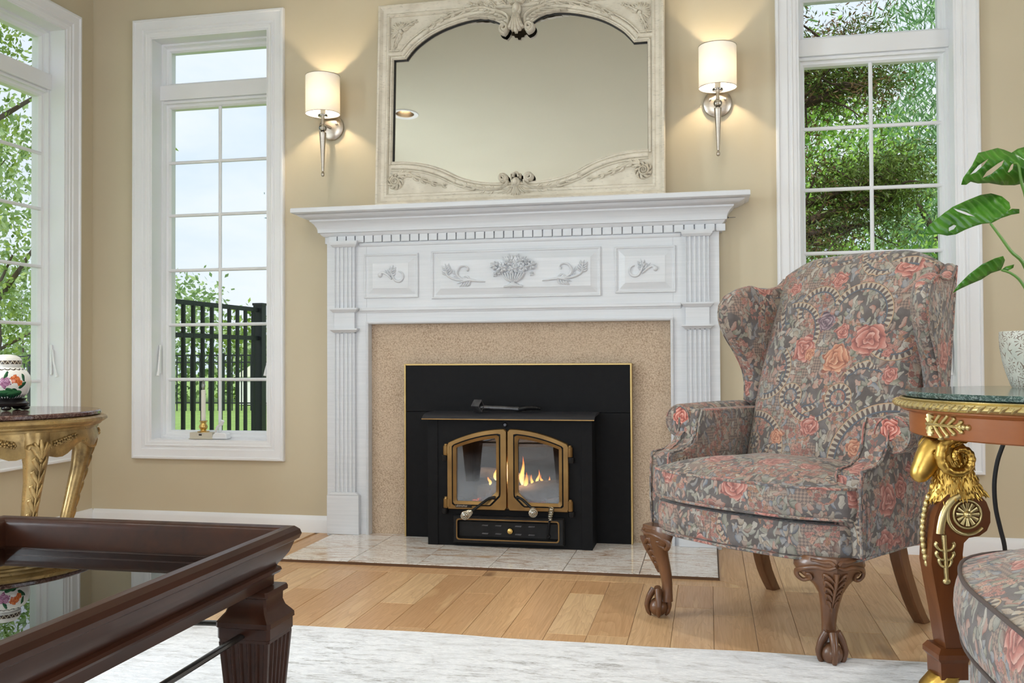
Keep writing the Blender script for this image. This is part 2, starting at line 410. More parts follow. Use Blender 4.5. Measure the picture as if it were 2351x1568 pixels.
M_redm = marble('dark red brown marble', srgb(96, 64, 58), srgb(60, 42, 40), srgb(170, 150, 140), 12)
def f_pane(g, b): pass
def glassmat(name, tint=(1, 1, 1, 1), haze=None, refl=1.0):
    if name in MATS: return MATS[name]
    m = bpy.data.materials.new(name); m.use_nodes = True; nt = m.node_tree; nt.nodes.clear(); g = G(nt)
    tr = g.n('ShaderNodeBsdfTransparent', Color=tint); gl = g.n('ShaderNodeBsdfGlossy', Color=(1, 1, 1, 1), Roughness=.0)
    fr = g.n('ShaderNodeFresnel', IOR=1.5).outputs[0]
    mx = g.n('ShaderNodeMixShader', i0=g.m('MULTIPLY', fr, refl), i1=tr.outputs[0], i2=gl.outputs[0]); out = mx.outputs[0]
    if haze: 
        df = g.n('ShaderNodeBsdfDiffuse', Color=haze[1]); out = g.n('ShaderNodeMixShader', i0=haze[0](g), i1=out, i2=df.outputs[0]).outputs[0]
    o = g.n('ShaderNodeOutputMaterial', Surface=out); MATS[name] = m; return m
M_pane = glassmat('window pane glass', (.98, .99, .985, 1), refl=.07)
M_tglass = glassmat('clear table glass', (.93, .97, .955, 1), refl=1.05)
M_crystal = glassmat('sconce crystal', (.92, .92, .90, 1), refl=4.0)
def hz(g):
    v = g.coord(); z = g.sep(v)[2]; n = g.noise(v, 7, 5, .65, .6)
    a = g.ramp(z, [(.20, .50), (.27, .36), (.34, .08), (.42, .0)])
    return g.m('MULTIPLY', a, g.ramp(n, [(.3, .45), (.7, 1.0)]))
M_stoveglass = glassmat('ash hazed stove glass', (.9, .9, .9, 1), haze=(hz, srgb(190, 196, 206)), refl=1.0)
def emis(name, fn=None, color=(1, 1, 1, 1), strength=1.0):
    m = bpy.data.materials.new(name); m.use_nodes = True; nt = m.node_tree; nt.nodes.clear(); g = G(nt)
    e = g.n('ShaderNodeEmission', Color=color, Strength=strength); out = e.outputs[0]
    if fn: out = fn(g, e) or out
    g.n('ShaderNodeOutputMaterial', Surface=out); return m
def f_leafmat(c1, c2, rough=.45, trans=.35, backc=None):
    def f(g, b):
        v = g.coord(); n1 = g.noise(v, 3.5, 0, .6); rnd = g.n('ShaderNodeNewGeometry').outputs['Random Per Island']
        c = g.mix(g.m('ADD', g.m('MULTIPLY', rnd, .8), g.m('MULTIPLY', n1, .25)), c1, c2)
        g.put(b.inputs['Base Color'], c); b.inputs['Roughness'].default_value = rough
        tl = g.n('ShaderNodeBsdfTranslucent', Color=c); nt = g.t
        mx = g.n('ShaderNodeMixShader', i0=trans, i1=b.outputs[0], i2=tl.outputs[0])
        nt.links.new(mx.outputs[0], nt.nodes['Material Output'].inputs[0])
    return f
M_leafA = mat('bright broad leaves', fn=f_leafmat(srgb(96, 150, 48), srgb(186, 222, 104)))
M_leafB = mat('mid green tree leaves', fn=f_leafmat(srgb(80, 122, 44), srgb(172, 196, 92)))
M_leafC = mat('weeping conifer needles', fn=f_leafmat(srgb(84, 132, 84), srgb(166, 204, 144)))
M_leafD = mat('juniper sprays', fn=f_leafmat(srgb(62, 78, 28), srgb(120, 142, 60)))
M_leafE = mat('dry juniper sprays', fn=f_leafmat(srgb(92, 72, 44), srgb(142, 112, 74)))
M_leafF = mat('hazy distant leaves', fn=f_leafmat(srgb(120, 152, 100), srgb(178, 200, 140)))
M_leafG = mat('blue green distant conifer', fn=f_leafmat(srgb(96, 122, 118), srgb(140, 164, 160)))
M_bark = mat('grey brown bark', srgb(84, 68, 56), .9, fn=speck(srgb(58, 46, 38), 14, .8, bump=.5, bscale=30))
def f_lawn(g, b):
    v = g.coord(); n1 = g.noise(v, 5, 4, .7); n2 = g.noise(v, .6, 1, .5)
    c = g.mix(g.ramp(n1, [(.3, 0.0), (.7, 1.0)]), srgb(110, 144, 66), srgb(156, 184, 102)); c = g.mix(g.m('MULTIPLY', n2, .5), c, srgb(128, 160, 80))
    g.put(b.inputs['Base Color'], c)
M_lawn = mat('sunlit lawn', rough=.9, fn=f_lawn)
M_fence = mat('black aluminium fence', srgb(44, 48, 54), .4, .2)
M_plant = mat('monstera leaf', fn=None, rough=.28)
def f_plant(g, b):
    v = g.coord('UV'); n1 = g.noise(v, 9, 3, .5); w = g.n('ShaderNodeTexWave', {'wave_type': 'BANDS', 'bands_direction': 'DIAGONAL'}, Vector=v, Scale=9.0, Distortion=3.0, Detail=1).outputs['Fac']
    c = g.mix(g.ramp(n1, [(.3, 0.0), (.7, 1.0)]), srgb(48, 102, 28), srgb(86, 146, 46)); c = g.mix(g.m('MULTIPLY', g.ramp(w, [(.8, 0.0), (.98, 1.0)]), .4), c, srgb(124, 168, 84))
    g.put(b.inputs['Base Color'], c); g.put(b.inputs['Normal'], g.bump(w, .25, .01))
    tl = g.n('ShaderNodeBsdfTranslucent', Color=srgb(110, 190, 40)); mx = g.n('ShaderNodeMixShader', i0=.3, i1=b.outputs[0], i2=tl.outputs[0])
    g.t.links.new(mx.outputs[0], g.t.nodes['Material Output'].inputs[0])
f_plant(G(M_plant.node_tree), M_plant.node_tree.nodes['Principled BSDF'])
M_stem = mat('green stem', srgb(98, 140, 62), .4)
def f_pot(g, b):
    v = g.coord('UV'); d = g.vm('ADD', v, g.vm('SCALE', g.noise(v, 9, 2, .5, out='Color'), scale=.05))
    e = g.vor(d, 34, 'DISTANCE_TO_EDGE', dim='2D').outputs['Distance']; p = g.vor(d, 34, dim='2D')
    loc = g.sep(g.vm('SUBTRACT', d, p.outputs['Position'])); ang = g.m('ARCTAN2', loc[1], loc[0])
    pet = g.m('ABSOLUTE', g.m('SINE', g.m('MULTIPLY', ang, 4.0)))
    ring = g.ramp(p.outputs['Distance'], [(.10, 0.0), (.16, 1.0), (.36, 1.0), (.42, 0.0)])
    k = g.m('MULTIPLY', ring, g.ramp(pet, [(.25, 1.0), (.5, 0.0)])); k = g.m('MAXIMUM', k, g.m('MULTIPLY', g.ramp(e, [(.02, 1.0), (.05, 0.0)]), g.ramp(g.noise(v, 40, 2, .5), [(.45, 0.0), (.55, 1.0)])))
    n = g.noise(v, 18, 3, .6)
    c = g.mix(g.ramp(n, [(.4, 0.0), (.65, 1.0)]), srgb(204, 200, 188), srgb(184, 184, 172))
    g.put(b.inputs['Base Color'], g.mix(g.m('MULTIPLY', k, .95), c, srgb(104, 76, 56))); g.put(b.inputs['Normal'], g.bump(k, -.4, .004))
M_pot = mat('carved pale ceramic', rough=.45, fn=f_pot)
M_soil = mat('potting soil', srgb(60, 45, 34), .95)
M_porc = mat('white porcelain', srgb(238, 236, 230), .12)
M_candle = mat('ivory plastic', srgb(236, 232, 222), .4)
M_beige = mat('beige plastic base', srgb(206, 198, 180), .4)
M_blackwood = mat('black lacquered wood', srgb(30, 26, 26), .25)
M_cord = mat('black rubber cord', srgb(28, 28, 30), .5)
M_pipingd = mat('dark piping', srgb(84, 72, 68), .85)
# ---------------------------------------------------------------- floral tapestry fabric
def group(name, ins, outs):
    gt = bpy.data.node_groups.new(name, 'ShaderNodeTree')
    for n, t in ins: gt.interface.new_socket(n, in_out='INPUT', socket_type=t)
    for n, t in outs: gt.interface.new_socket(n, in_out='OUTPUT', socket_type=t)
    gi = gt.nodes.new('NodeGroupInput'); go = gt.nodes.new('NodeGroupOutput')
    return gt, G(gt), gi.outputs, go.inputs
def mk_rose():
    gt, g, I, O = group('rose motif', [('UV', 'NodeSocketVector'), ('Center', 'NodeSocketVector'), ('Radius', 'NodeSocketFloat'), ('Turn', 'NodeSocketFloat'),
        ('Dark', 'NodeSocketColor'), ('Mid', 'NodeSocketColor'), ('Lite', 'NodeSocketColor')], [('Color', 'NodeSocketColor'), ('Mask', 'NodeSocketFloat')])
    d = g.vm('SUBTRACT', I['UV'], I['Center']); x, y, _ = g.sep(d)
    r = g.m('DIVIDE', g.m('SQRT', g.m('ADD', g.m('MULTIPLY', x, x), g.m('MULTIPLY', y, y))), I['Radius'])
    a = g.m('ADD', g.m('ARCTAN2', y, x), I['Turn'])
    rim = g.m('ADD', g.m('MULTIPLY', g.m('COSINE', g.m('MULTIPLY', a, 5.0)), .10), g.m('ADD', g.m('MULTIPLY', g.m('COSINE', g.m('MULTIPLY', a, 11.0)), .05), .84))
    mask = g.ramp(g.m('SUBTRACT', rim, r), [(.0, 0.0), (.05, 1.0)])
    rr = g.m('ADD', g.m('MULTIPLY', r, 3.6), g.m('MULTIPLY', g.m('SINE', g.m('MULTIPLY', a, 3.0)), .28))
    k = g.m('FLOOR', rr); fr = g.m('FRACT', rr)
    pet = g.m('FRACT', g.m('MULTIPLY', g.m('ADD', a, g.m('MULTIPLY', k, 2.1)), g.m('DIVIDE', g.m('ADD', k, 2.0), 2*PI)))
    tri = g.m('ABSOLUTE', g.m('SUBTRACT', pet, .5))
    sh = g.m('ADD', g.m('MULTIPLY', fr, .62), g.m('MULTIPLY', g.m('SUBTRACT', .5, tri), .55))
    c = g.mix(g.ramp(sh, [(.12, 0.0), (.45, 1.0)]), I['Dark'], I['Mid']); c = g.mix(g.ramp(sh, [(.48, 0.0), (.85, 1.0)]), c, I['Lite'])
    edge = g.m('MULTIPLY', g.ramp(tri, [(.43, 0.0), (.49, 1.0)]), .7); c = g.mix(edge, c, I['Dark'])
    c = g.mix(g.m('MULTIPLY', g.ramp(r, [(.05, 1.0), (.25, 0.0)]), .5), c, I['Dark'])
    g.put(O['Color'], c); g.put(O['Mask'], mask); return gt
def mk_band():
    gt, g, I, O = group('scroll band motif', [('UV', 'NodeSocketVector'), ('Center', 'NodeSocketVector'), ('Radius', 'NodeSocketFloat'), ('Width', 'NodeSocketFloat')],
        [('Color', 'NodeSocketColor'), ('Mask', 'NodeSocketFloat')])
    x, y, _ = g.sep(g.vm('SUBTRACT', I['UV'], I['Center']))
    r = g.m('SQRT', g.m('ADD', g.m('MULTIPLY', x, x), g.m('MULTIPLY', y, y))); a = g.m('ARCTAN2', y, x)
    t = g.m('DIVIDE', g.m('SUBTRACT', r, I['Radius']), I['Width'])
    nt = g.m('ROUND', g.m('DIVIDE', I['Radius'], .0026))
    teeth = g.m('SINE', g.m('MULTIPLY', a, nt))
    c = g.mix(g.ramp(g.m('ADD', teeth, g.m('MULTIPLY', t, .9)), [(.0, 0.0), (.25, 1.0)]), srgb(96, 78, 72), srgb(190, 176, 158))
    c = g.mix(g.ramp(t, [(.62, 0.0), (.72, 1.0)]), c, srgb(196, 160, 124))
    c = g.mix(g.ramp(g.m('MULTIPLY', t, -1.0), [(.55, 0.0), (.62, 1.0)]), c, srgb(84, 96, 112))
    at = g.m('ABSOLUTE', t); c = g.mix(g.ramp(at, [(.86, 0.0), (.94, 1.0)]), c, srgb(58, 50, 48))
    g.put(O['Color'], c); g.put(O['Mask'], g.ramp(at, [(.97, 1.0), (1.0, 0.0)])); return gt
NG_ROSE, NG_BAND = mk_rose(), mk_band()
RED = (srgb(132, 66, 60), srgb(194, 116, 102), srgb(228, 180, 164)); PEACH = (srgb(146, 78, 56), srgb(206, 136, 104), srgb(230, 186, 152))
PLUM = (srgb(70, 52, 68), srgb(128, 100, 112), srgb(190, 170, 172)); ORANGE = (srgb(170, 60, 24), srgb(226, 112, 54), srgb(246, 170, 110)); MAUVE = (srgb(128, 70, 110), srgb(190, 130, 168), srgb(226, 190, 214))
def g_rose(g, uv, c, rad, turn, pal, base, mask=None):
    n = g.n('ShaderNodeGroup', {'node_tree': NG_ROSE}, UV=uv, Center=c, Radius=rad, Turn=turn, Dark=pal[0], Mid=pal[1], Lite=pal[2])
    k = n.outputs['Mask'] if mask is None else g.m('MULTIPLY', n.outputs['Mask'], mask)
    return g.mix(k, base, n.outputs['Color'])
def g_band(g, uv, c, rad, w, base, mask=None):
    n = g.n('ShaderNodeGroup', {'node_tree': NG_BAND}, UV=uv, Center=c, Radius=rad, Width=w)
    k = n.outputs['Mask'] if mask is None else g.m('MULTIPLY', n.outputs['Mask'], mask)
    return g.mix(k, base, n.outputs['Color'])
def f_tapestry(special=()):
    def f(g, b):
        uv = g.coord('UV')
        wob = g.vm('SCALE', g.vm('SUBTRACT', g.noise(uv, 18, 2, .5, out='Color', dim='2D'), (.5, .5, .5)), scale=.030)
        wob2 = g.vm('SCALE', g.vm('SUBTRACT', g.noise(uv, 75, 2, .5, out='Color', dim='2D'), (.5, .5, .5)), scale=.0065)
        d = g.vm('ADD', g.vm('ADD', uv, wob), wob2)
        n0 = g.noise(uv, 9, 3, .6, dim='2D')
        c = g.mix(g.ramp(n0, [(.38, 0.0), (.62, 1.0)]), srgb(80, 70, 67), srgb(112, 104, 104))
        chk = g.n('ShaderNodeTexChecker', Vector=g.mapping(uv, rot=(0, 0, .78)), Scale=150.0, Color1=srgb(122, 102, 96), Color2=srgb(178, 150, 130)).outputs[0]
        c = g.mix(g.m('MULTIPLY', g.ramp(g.noise(uv, 5, 1, .5, dim='2D'), [(.52, 0.0), (.54, 1.0)]), .75), c, chk)
        # overlapping leaves, petals and feathery strokes, large to small
        PAL = [(0, srgb(138, 140, 130)), (.13, srgb(108, 118, 134)), (.25, srgb(160, 142, 122)), (.38, srgb(100, 104, 88)), (.48, srgb(166, 108, 92)), (.58, srgb(182, 174, 162)), (.68, srgb(122, 86, 74)), (.78, srgb(88, 92, 104)), (.86, srgb(178, 126, 108)), (.93, srgb(128, 128, 106))]
        for sc, st, keep, rot in ((22, (1, 1, 1), .5, .3), (38, (1, .8, 1), .30, 1.9), (60, (1, .6, 1), .36, 4.1)):
            dd = g.mapping(d, rot=(0, 0, rot), scale=st); V = g.vor(dd, sc, dim='2D', rnd=1.0)
            lx, ly, _ = g.sep(g.vm('SUBTRACT', dd, V.outputs['Position'])); cr, cg, cb = g.sep(V.outputs['Color'])
            lx = g.m('MULTIPLY', lx, float(sc)); ly = g.m('MULTIPLY', ly, float(sc)); ang = g.m('MULTIPLY', cb, 6.28)
            u = g.m('ADD', g.m('MULTIPLY', lx, g.m('COSINE', ang)), g.m('MULTIPLY', ly, g.m('SINE', ang)))
            w = g.m('SUBTRACT', g.m('MULTIPLY', ly, g.m('COSINE', ang)), g.m('MULTIPLY', lx, g.m('SINE', ang)))
            w = g.m('ADD', w, g.m('MULTIPLY', g.m('MULTIPLY', u, u), .8))
            shp = g.m('ADD', g.m('MULTIPLY', g.m('MULTIPLY', u, u), 1.3), g.m('MULTIPLY', g.m('MULTIPLY', w, w), 5.5))
            col = g.ramp(cr, PAL, 'CONSTANT')
            vein = g.m('ABSOLUTE', g.m('SINE', g.m('ADD', g.m('MULTIPLY', g.m('ABSOLUTE', w), 17.0), g.m('MULTIPLY', u, 10.0))))
            col = g.mix(g.m('MULTIPLY', g.ramp(vein, [(.05, 1.0), (.55, 0.0)]), .36), col, srgb(84, 74, 70))
            col = g.mix(g.m('MULTIPLY', g.ramp(w, [(-.22, 1.0), (.2, 0.0)]), .36), col, srgb(208, 198, 184))
            out = g.m('MULTIPLY', g.ramp(shp, [(.44, 1.0), (.49, 0.0)]), g.m('GREATER_THAN', cg, keep))
            c = g.mix(out, c, g.mix(g.ramp(shp, [(.35, 0.0), (.45, 1.0)]), col, srgb(58, 50, 48)))
        # toothed scroll bands, in broken arcs
        V = g.vor(uv, 3.1, dim='2D', rnd=.85); cr, cg, cb = g.sep(V.outputs['Color'])
        seg = g.m('GREATER_THAN', g.noise(uv, 7, 0, .5, dim='2D'), .52)
        c = g_band(g, d, V.outputs['Position'], g.m('ADD', g.m('MULTIPLY', cr, .05), .06), .0115, c, seg)
        c = g_band(g, uv, V.outputs['Position'], .020, .009, c, g.m('GREATER_THAN', cg, .5))
        # clusters of small blossoms
        V = g.vor(d, 62, dim='2D', rnd=.8); cr, cg, cb = g.sep(V.outputs['Color'])
        cl = g.m('MULTIPLY', g.m('GREATER_THAN', cg, .2), g.m('GREATER_THAN', g.noise(uv, 8.5, 0, .5, dim='2D'), .57))
        fl = g.ramp(cr, [(0, srgb(194, 132, 118)), (.4, srgb(158, 100, 88)), (.6, srgb(214, 166, 144)), (.85, srgb(180, 130, 98))], 'CONSTANT')
        n = g.n('ShaderNodeGroup', {'node_tree': NG_ROSE}, UV=d, Center=V.outputs['Position'], Radius=.0092, Turn=g.m('MULTIPLY', cb, 6.0), Dark=srgb(96, 66, 60), Mid=fl, Lite=fl)
        c = g.mix(g.m('MULTIPLY', n.outputs['Mask'], cl), c, n.outputs['Color'])
        # roses
        if special is not None and not special:
            V = g.vor(g.vm('ADD', uv, (.37, .21, 0)), 5.0, dim='2D', rnd=.75); cr, cg, cb = g.sep(V.outputs['Color'])
            pos = g.vm('SUBTRACT', V.outputs['Position'], (.37, .21, 0))
            rad = g.m('ADD', g.m('MULTIPLY', cr, .022), .036)
            c = g_rose(g, d, pos, rad, g.m('MULTIPLY', cb, 6.0), RED, c, g.m('GREATER_THAN', cg, .25))
        for kind, cx, cy, r_, extra, *half in (special or ()):
            if kind == 'band':
                msk = None
                if half:
                    nx_, ny_, off = half[0]; x, y, _ = g.sep(g.vm('SUBTRACT', uv, (cx, cy, 0)))
                    msk = g.m('GREATER_THAN', g.m('ADD', g.m('MULTIPLY', x, nx_), g.m('MULTIPLY', y, ny_)), off)
                c = g_band(g, uv, (cx, cy, 0), r_, extra, c, msk)
            else: c = g_rose(g, d, (cx, cy, 0), r_, extra, {'r': RED, 'p': PEACH, 'm': PLUM}[kind], c)
        c = g.mix(1.0, c, (.80, .79, .79, 1), 'MULTIPLY')
        weave = g.noise(g.mapping(uv, scale=(1, 1, 1)), 900, 1, .5, dim='2D')
        c = g.mix(.14, c, g.mix(weave, srgb(72, 66, 64), srgb(220, 214, 208)))
        g.put(b.inputs['Base Color'], c); g.put(b.inputs['Normal'], g.bump(weave, .12, .001))
        b.inputs['Sheen Weight'].default_value = .15; b.inputs['Specular IOR Level'].default_value = .25
    return f
M_tap = mat('floral tapestry', rough=.8, fn=f_tapestry())
M_tapback = mat('floral tapestry medallion', rough=.8, fn=f_tapestry((
    ('band', -.075, 1.010, .072, .0125, (-.3, 1, -.01)), ('band', .085, .985, .100, .0135, (.45, 1, .0)), ('band', -.16, .93, .10, .012, (1, .5, .02)), ('band', .215, .93, .085, .012, (.2, -1, .0)), ('band', -.235, .80, .09, .012, (1, -.4, .03)),
    ('band', -.115, .715, .034, .012), ('band', .065, .715, .036, .012), ('band', -.025, .735, .095, .0115, (0, -1, .055)),
    ('band', .245, .52, .17, .016, (-.6, 1, .06)), ('band', -.24, .53, .12, .013, (.5, 1, .06)),
    ('r', .135, .905, .064, .3), ('r', -.10, .880, .052, 1.3), ('p', .03, .84, .056, 2.2), ('m', -.035, .965, .036, .7), ('r', .035, .935, .030, 2.0),
    ('r', .21, 1.150, .055, .2), ('r', -.02, 1.115, .034, 1.7), ('p', -.07, .855, .026, 4.0), ('r', -.02, .62, .040, 1.1), ('r', .22, .79, .030, .4), ('p', .15, .56, .034, .8), ('r', -.20, 1.09, .03, 3.0), ('p', -.14, .58, .03, 2.0), ('r', .20, .86, .02, 1.0))))
# ---------------------------------------------------------------- room shell
WY, WX, XR, YB, HC = 4.265, -3.128, 3.45, -3.0, 2.85      # back wall, left wall, right wall, rear wall, ceiling
def cells(name, holes, a0, a1, b0, b1, fn, m):
    """wall slab with rectangular holes; fn(a0,a1,b0,b1)->box args"""
    A = sorted({a0, a1, *[h[0] for h in holes], *[h[1] for h in holes]}); B = sorted({b0, b1, *[h[2] for h in holes], *[h[3] for h in holes]})
    mb = MB()
    for i in range(len(A)-1):
        j = 0
        while j < len(B)-1:
            inside = lambda q: any(h[0] <= A[i]+1e-6 and A[i+1] <= h[1]+1e-6 and h[2] <= B[q]+1e-6 and B[q+1] <= h[3]+1e-6 for h in holes)
            if inside(j): j += 1; continue
            k = j
            while k+1 < len(B)-1 and not inside(k+1): k += 1
            mb.box(*fn(A[i], A[i+1], B[j], B[k+1])); j = k+1
    o = build(mb, name, m, smooth=0); o['kind'] = 'structure'; return o
ZS0, ZS1 = .345, 2.593                                      # casing outer bottom and top
HW, OW, GW = .418, .328, .297                                # half widths: casing, opening, glass
WIN = {1: -2.467, 3: .719}
hole = lambda c: (c-OW-.012, c+OW+.012, ZS0+.078, ZS1-.078)
cells('wall_back', [hole(WIN[1]), hole(WIN[3]), (-1.44, -.30, -.05, .80)], WX-.2, XR+.2, -.05, HC, lambda a, b, c, d: (a, b, WY, WY+.2, c, d), M_wall)
W2C = 3.73
cells('wall_left', [hole(W2C), hole(1.9), hole(.4)], YB-.2, WY, -.05, HC, lambda a, b, c, d: (WX-.2, WX, a, b, c, d), M_wall)
cells('wall_right', [(-.75, 1.85, .35, 2.55)], YB-.2, WY, -.05, HC, lambda a, b, c, d: (XR, XR+.2, a, b, c, d), M_wall)
cells('wall_front', [(-2.75, -.45, .35, 2.55), (.45, 2.75, .35, 2.55)], WX, XR, -.05, HC, lambda a, b, c, d: (a, b, YB-.2, YB, c, d), M_wall)
DL = [(-2.13, 2.12), (.75, 2.12), (-2.13, -.6), (.75, -.6), (-1.70, 3.42), (-.05, 3.42)]  # last two are unseen, added to light mantel and hearth from above
cells('ceiling', [(x-.0695, x+.0695, y-.0695, y+.0695) for x, y in DL], WX-.2, XR+.2, YB-.2, WY+.2, lambda a, b, c, d: (a, b, c, d, HC, HC+.15), M_ceil)
FLOOR = build(MB().box(WX, XR, YB, WY, -.05, -.006), 'floor', M_oak, smooth=0); FLOOR['kind'] = 'structure'

# ------------------------------------------------------------- oak planks
def plank(x0, x1, y0, y1, poly=None):
    gp = .0006; ch = .0012; x0 += gp; x1 -= gp; y0 += gp; y1 -= gp
    P = poly or [(x0, y0), (x1, y0), (x1, y1), (x0, y1)]
    cx = sum(p[0] for p in P)/len(P); cy = sum(p[1] for p in P)/len(P)
    sh = lambda p, d: (p[0]+d*(1 if p[0] < cx else -1), p[1]+d*(1 if p[1] < cy else -1))
    mb = MB().loft([[(a-cx, b-cy, -.006) for a, b in P], [(a-cx, b-cy, -ch*.7) for a, b in P], [(sh(p, ch)[0]-cx, sh(p, ch)[1]-cy, 0) for p in P]])
    o = build(mb, 'plank', M_oak, FLOOR, smooth=0, local=True); o.location = (cx, cy, 0); return o
BW = .1265; HXL, HXR, HYF = -1.765, .03, 3.632               # hearth left, right, front
XB0 = .009-BW*25
rp_ = random.Random(3)
def run(x0, x1, ya, yb, cuts=None):
    if cuts is None:
        cuts = []; y = ya+rp_.uniform(.4, 1.3)
        while y < yb-.18: cuts.append(y); y += rp_.uniform(.45, .95)
    Y = [ya]+list(cuts)+[yb]
    for i in range(len(Y)-1): plank(x0, x1, Y[i], Y[i+1])
for k in range(54):
    x0 = XB0+k*BW; x1 = x0+BW
    if x1 < WX or x0 > XR: continue
    x0 = max(x0, WX+.001); x1 = min(x1, XR-.001)
    if x1-x0 < .01: continue
    mid = (x0+x1)/2
    if HXL-.11 < mid < .155: run(x0, x1, 1.55, 3.531)
    else: run(x0, x1, 1.55, WY-.001)
plank(0, 0, 0, 0, [(HXL-.10, 3.532), (-.871, 3.532), (-.871, 3.628), (HXL, 3.628)])
plank(0, 0, 0, 0, [(-.869, 3.532), (.133, 3.532), (.031, 3.628), (-.869, 3.628)])
plank(0, 0, 0, 0, [(.033, 3.632), (.134, 3.533), (.134, WY-.01), (.033, WY-.01)])
plank(0, 0, 0, 0, [(HXL-.10, 3.533), (HXL-.002, 3.632), (HXL-.002, WY-.01), (HXL-.10, WY-.01)])

# ------------------------------------------------------------- baseboards
def baseboard(name, pts):
    prof = [(0, 0), (.014, 0), (.014, .060), (.011, .068), (.006, .078), (.002, .082), (0, .082)]
    (ax, ay), (bx, by) = pts; d = Vector((bx-ax, by-ay, 0)).normalized(); n = Vector((d.y, -d.x, 0))
    o = build(MB().loft([[(p[0]+n.x*t, p[1]+n.y*t, z) for t, z in prof] for p in pts]), name, M_trim, smooth=25); o['kind'] = 'structure'
baseboard('baseboard_back', [(WX+.014, WY), (-1.80, WY)])
baseboard('baseboard_back', [(.05, WY), (XR-.014, WY)])
baseboard('baseboard_left', [(WX, YB), (WX, WY)])
baseboard('baseboard_right', [(XR, WY), (XR, YB)])
baseboard('baseboard_front', [(XR-.014, YB), (WX+.014, YB)])

# ------------------------------------------------------------- windows
CAS = [(0, 0), (0, .020), (.004, .025), (.012, .025), (.0145, .020), (.017, .018), (.050, .014), (.053, .010), (.055, .0075), (.064, .0075), (.066, .011), (.071, .011), (.075, .0075), (.084, .006), (.090, .003), (.090, 0)]
def window(name, fn, crank=True):
    """fn(u,z,n): u along wall from window centre, n depth into the wall (room side negative)"""
    r = struct(name)
    F = lambda prof, a, z0, z1, nm, m=M_trim, sm=20: build(MB().frame(prof, -a, a, z0, z1, lambda u, z, h: fn(u, z, -h)), nm, m, r, smooth=sm)
    F(CAS, HW, ZS0, ZS1, 'casing')
    z0, z1 = ZS0+.088, ZS1-.088
    F([(0, 0), (.012, 0), (.012, -.095), (0, -.095)], OW+.002, z0-.002, z1+.002, 'jamb')
    F([(0, -.085), (.010, -.085), (.013, -.092), (.016, -.1), (.016, -.17), (0, -.17)], OW-.010, z0+.010, z1-.010, 'frame')
    def bx(mb, u0, u1, za, zb, n0, n1):
        V = [fn(u, z, n) for n in (n0, n1) for u, z in ((u0, za), (u1, za), (u1, zb), (u0, zb))]
        return mb.add(V, [(0, 1, 2, 3), (7, 6, 5, 4), (0, 4, 5, 1), (1, 5, 6, 2), (2, 6, 7, 3), (3, 7, 4, 0)])
    mb = MB(); bx(mb, -OW+.008, OW-.008, 2.198, 2.276, .072, .17); bx(mb, -OW+.012, OW-.012, 2.182, 2.198, .088, .17)
    build(mb, 'transom_bar', M_trim, r, smooth=0, bevel=.003)
    for a, b, nm in ((2.276, z1-.026, 'transom_sash'), (z0+.026, 2.182, 'sash')):
        F([(-.018, -.100), (.004, -.102), (.010, -.108), (.018, -.110), (.026, -.122), (.026, -.16), (-.018, -.16)], GW+.012, a-.005, b+.005, nm)
    gp = .127
    zr = [2.150, 1.877, 1.600, 1.313, 1.029, .745, z0+.045]
    for i in range(6):                                       # six rows of two panes
        for s_ in (-1, 1):
            u0, u1 = (-GW+.006, -.002) if s_ < 0 else (.002, GW-.006)
            build(bx(MB(), u0, u1, zr[i+1]+.001, zr[i]-.001, gp, gp+.004), 'pane', M_pane, r, smooth=0)
    build(bx(MB(), -GW+.006, GW-.006, 2.29, z1-.045, gp, gp+.004), 'pane', M_pane, r, smooth=0)
    def rod(p, q, rad):
        return MB().tube([fn(*p), fn(*q)], rad, 10)
    for z in zr[1:6]: build(rod((-GW-.012, z, .117), (GW+.012, z, .117), .0088), 'muntin', M_trim, r)
    build(rod((0, zr[6]-.012, .117), (0, zr[0]+.012, .117), .0088), 'muntin', M_trim, r)
    # crank operator and lock lever
    zb = z0+.012
    cb = MB(); L = [fn(u, z, n) for n in (.030, .075) for u, z in ((.0, zb), (.085, zb), (.082, zb+.024), (.070, zb+.032), (.020, zb+.032), (.006, zb+.022))]
    cb.add(L, [tuple(range(6)), tuple(range(11, 5, -1))]+[(i, (i+1) % 6, (i+1) % 6+6, i+6) for i in range(6)])
    c = build(cb, 'crank_housing', M_trim, r, bevel=.004)
    build(MB().tube([fn(*p) for p in ((.018, zb+.028, .045), (.020, zb+.040, .040), (.032, zb+.062, .034), (.056, zb+.080, .032))], [.008, .007, .006, .007], 8).tube([fn(*p) for p in ((.054, zb+.074, .032), (.064, zb+.094, .028))], .0095, 10), 'crank_handle', M_trim, c)
    for sd in (-1, 1):
        p = MB(); bx(p, sd*(OW-.012)-.010*(sd > 0), sd*(OW-.012)+.010*(sd < 0), .775, .925, .060, .072)
        lv = build(p, 'lock_plate', M_trim, r, smooth=0, bevel=.003)
        build(MB().tube([fn(sd*(OW-.020), .90, .056), fn(sd*(OW-.024), .84, .046), fn(sd*(OW-.03), .79, .030), fn(sd*(OW-.03), .765, .024)], [.004, .005, .006, .009], 8), 'lock_lever', M_trim, lv)
    return r
window('window_1', lambda u, z, n: (WIN[1]+u, WY+n, z))
window('window_2', lambda u, z, n: (WX-n, W2C+u, z))
window('window_3', lambda u, z, n: (WIN[3]+u, WY+n, z))
window('window_4', lambda u, z, n: (WX-n, 1.9+u, z))
window('window_5', lambda u, z, n: (WX-n, .4+u, z))

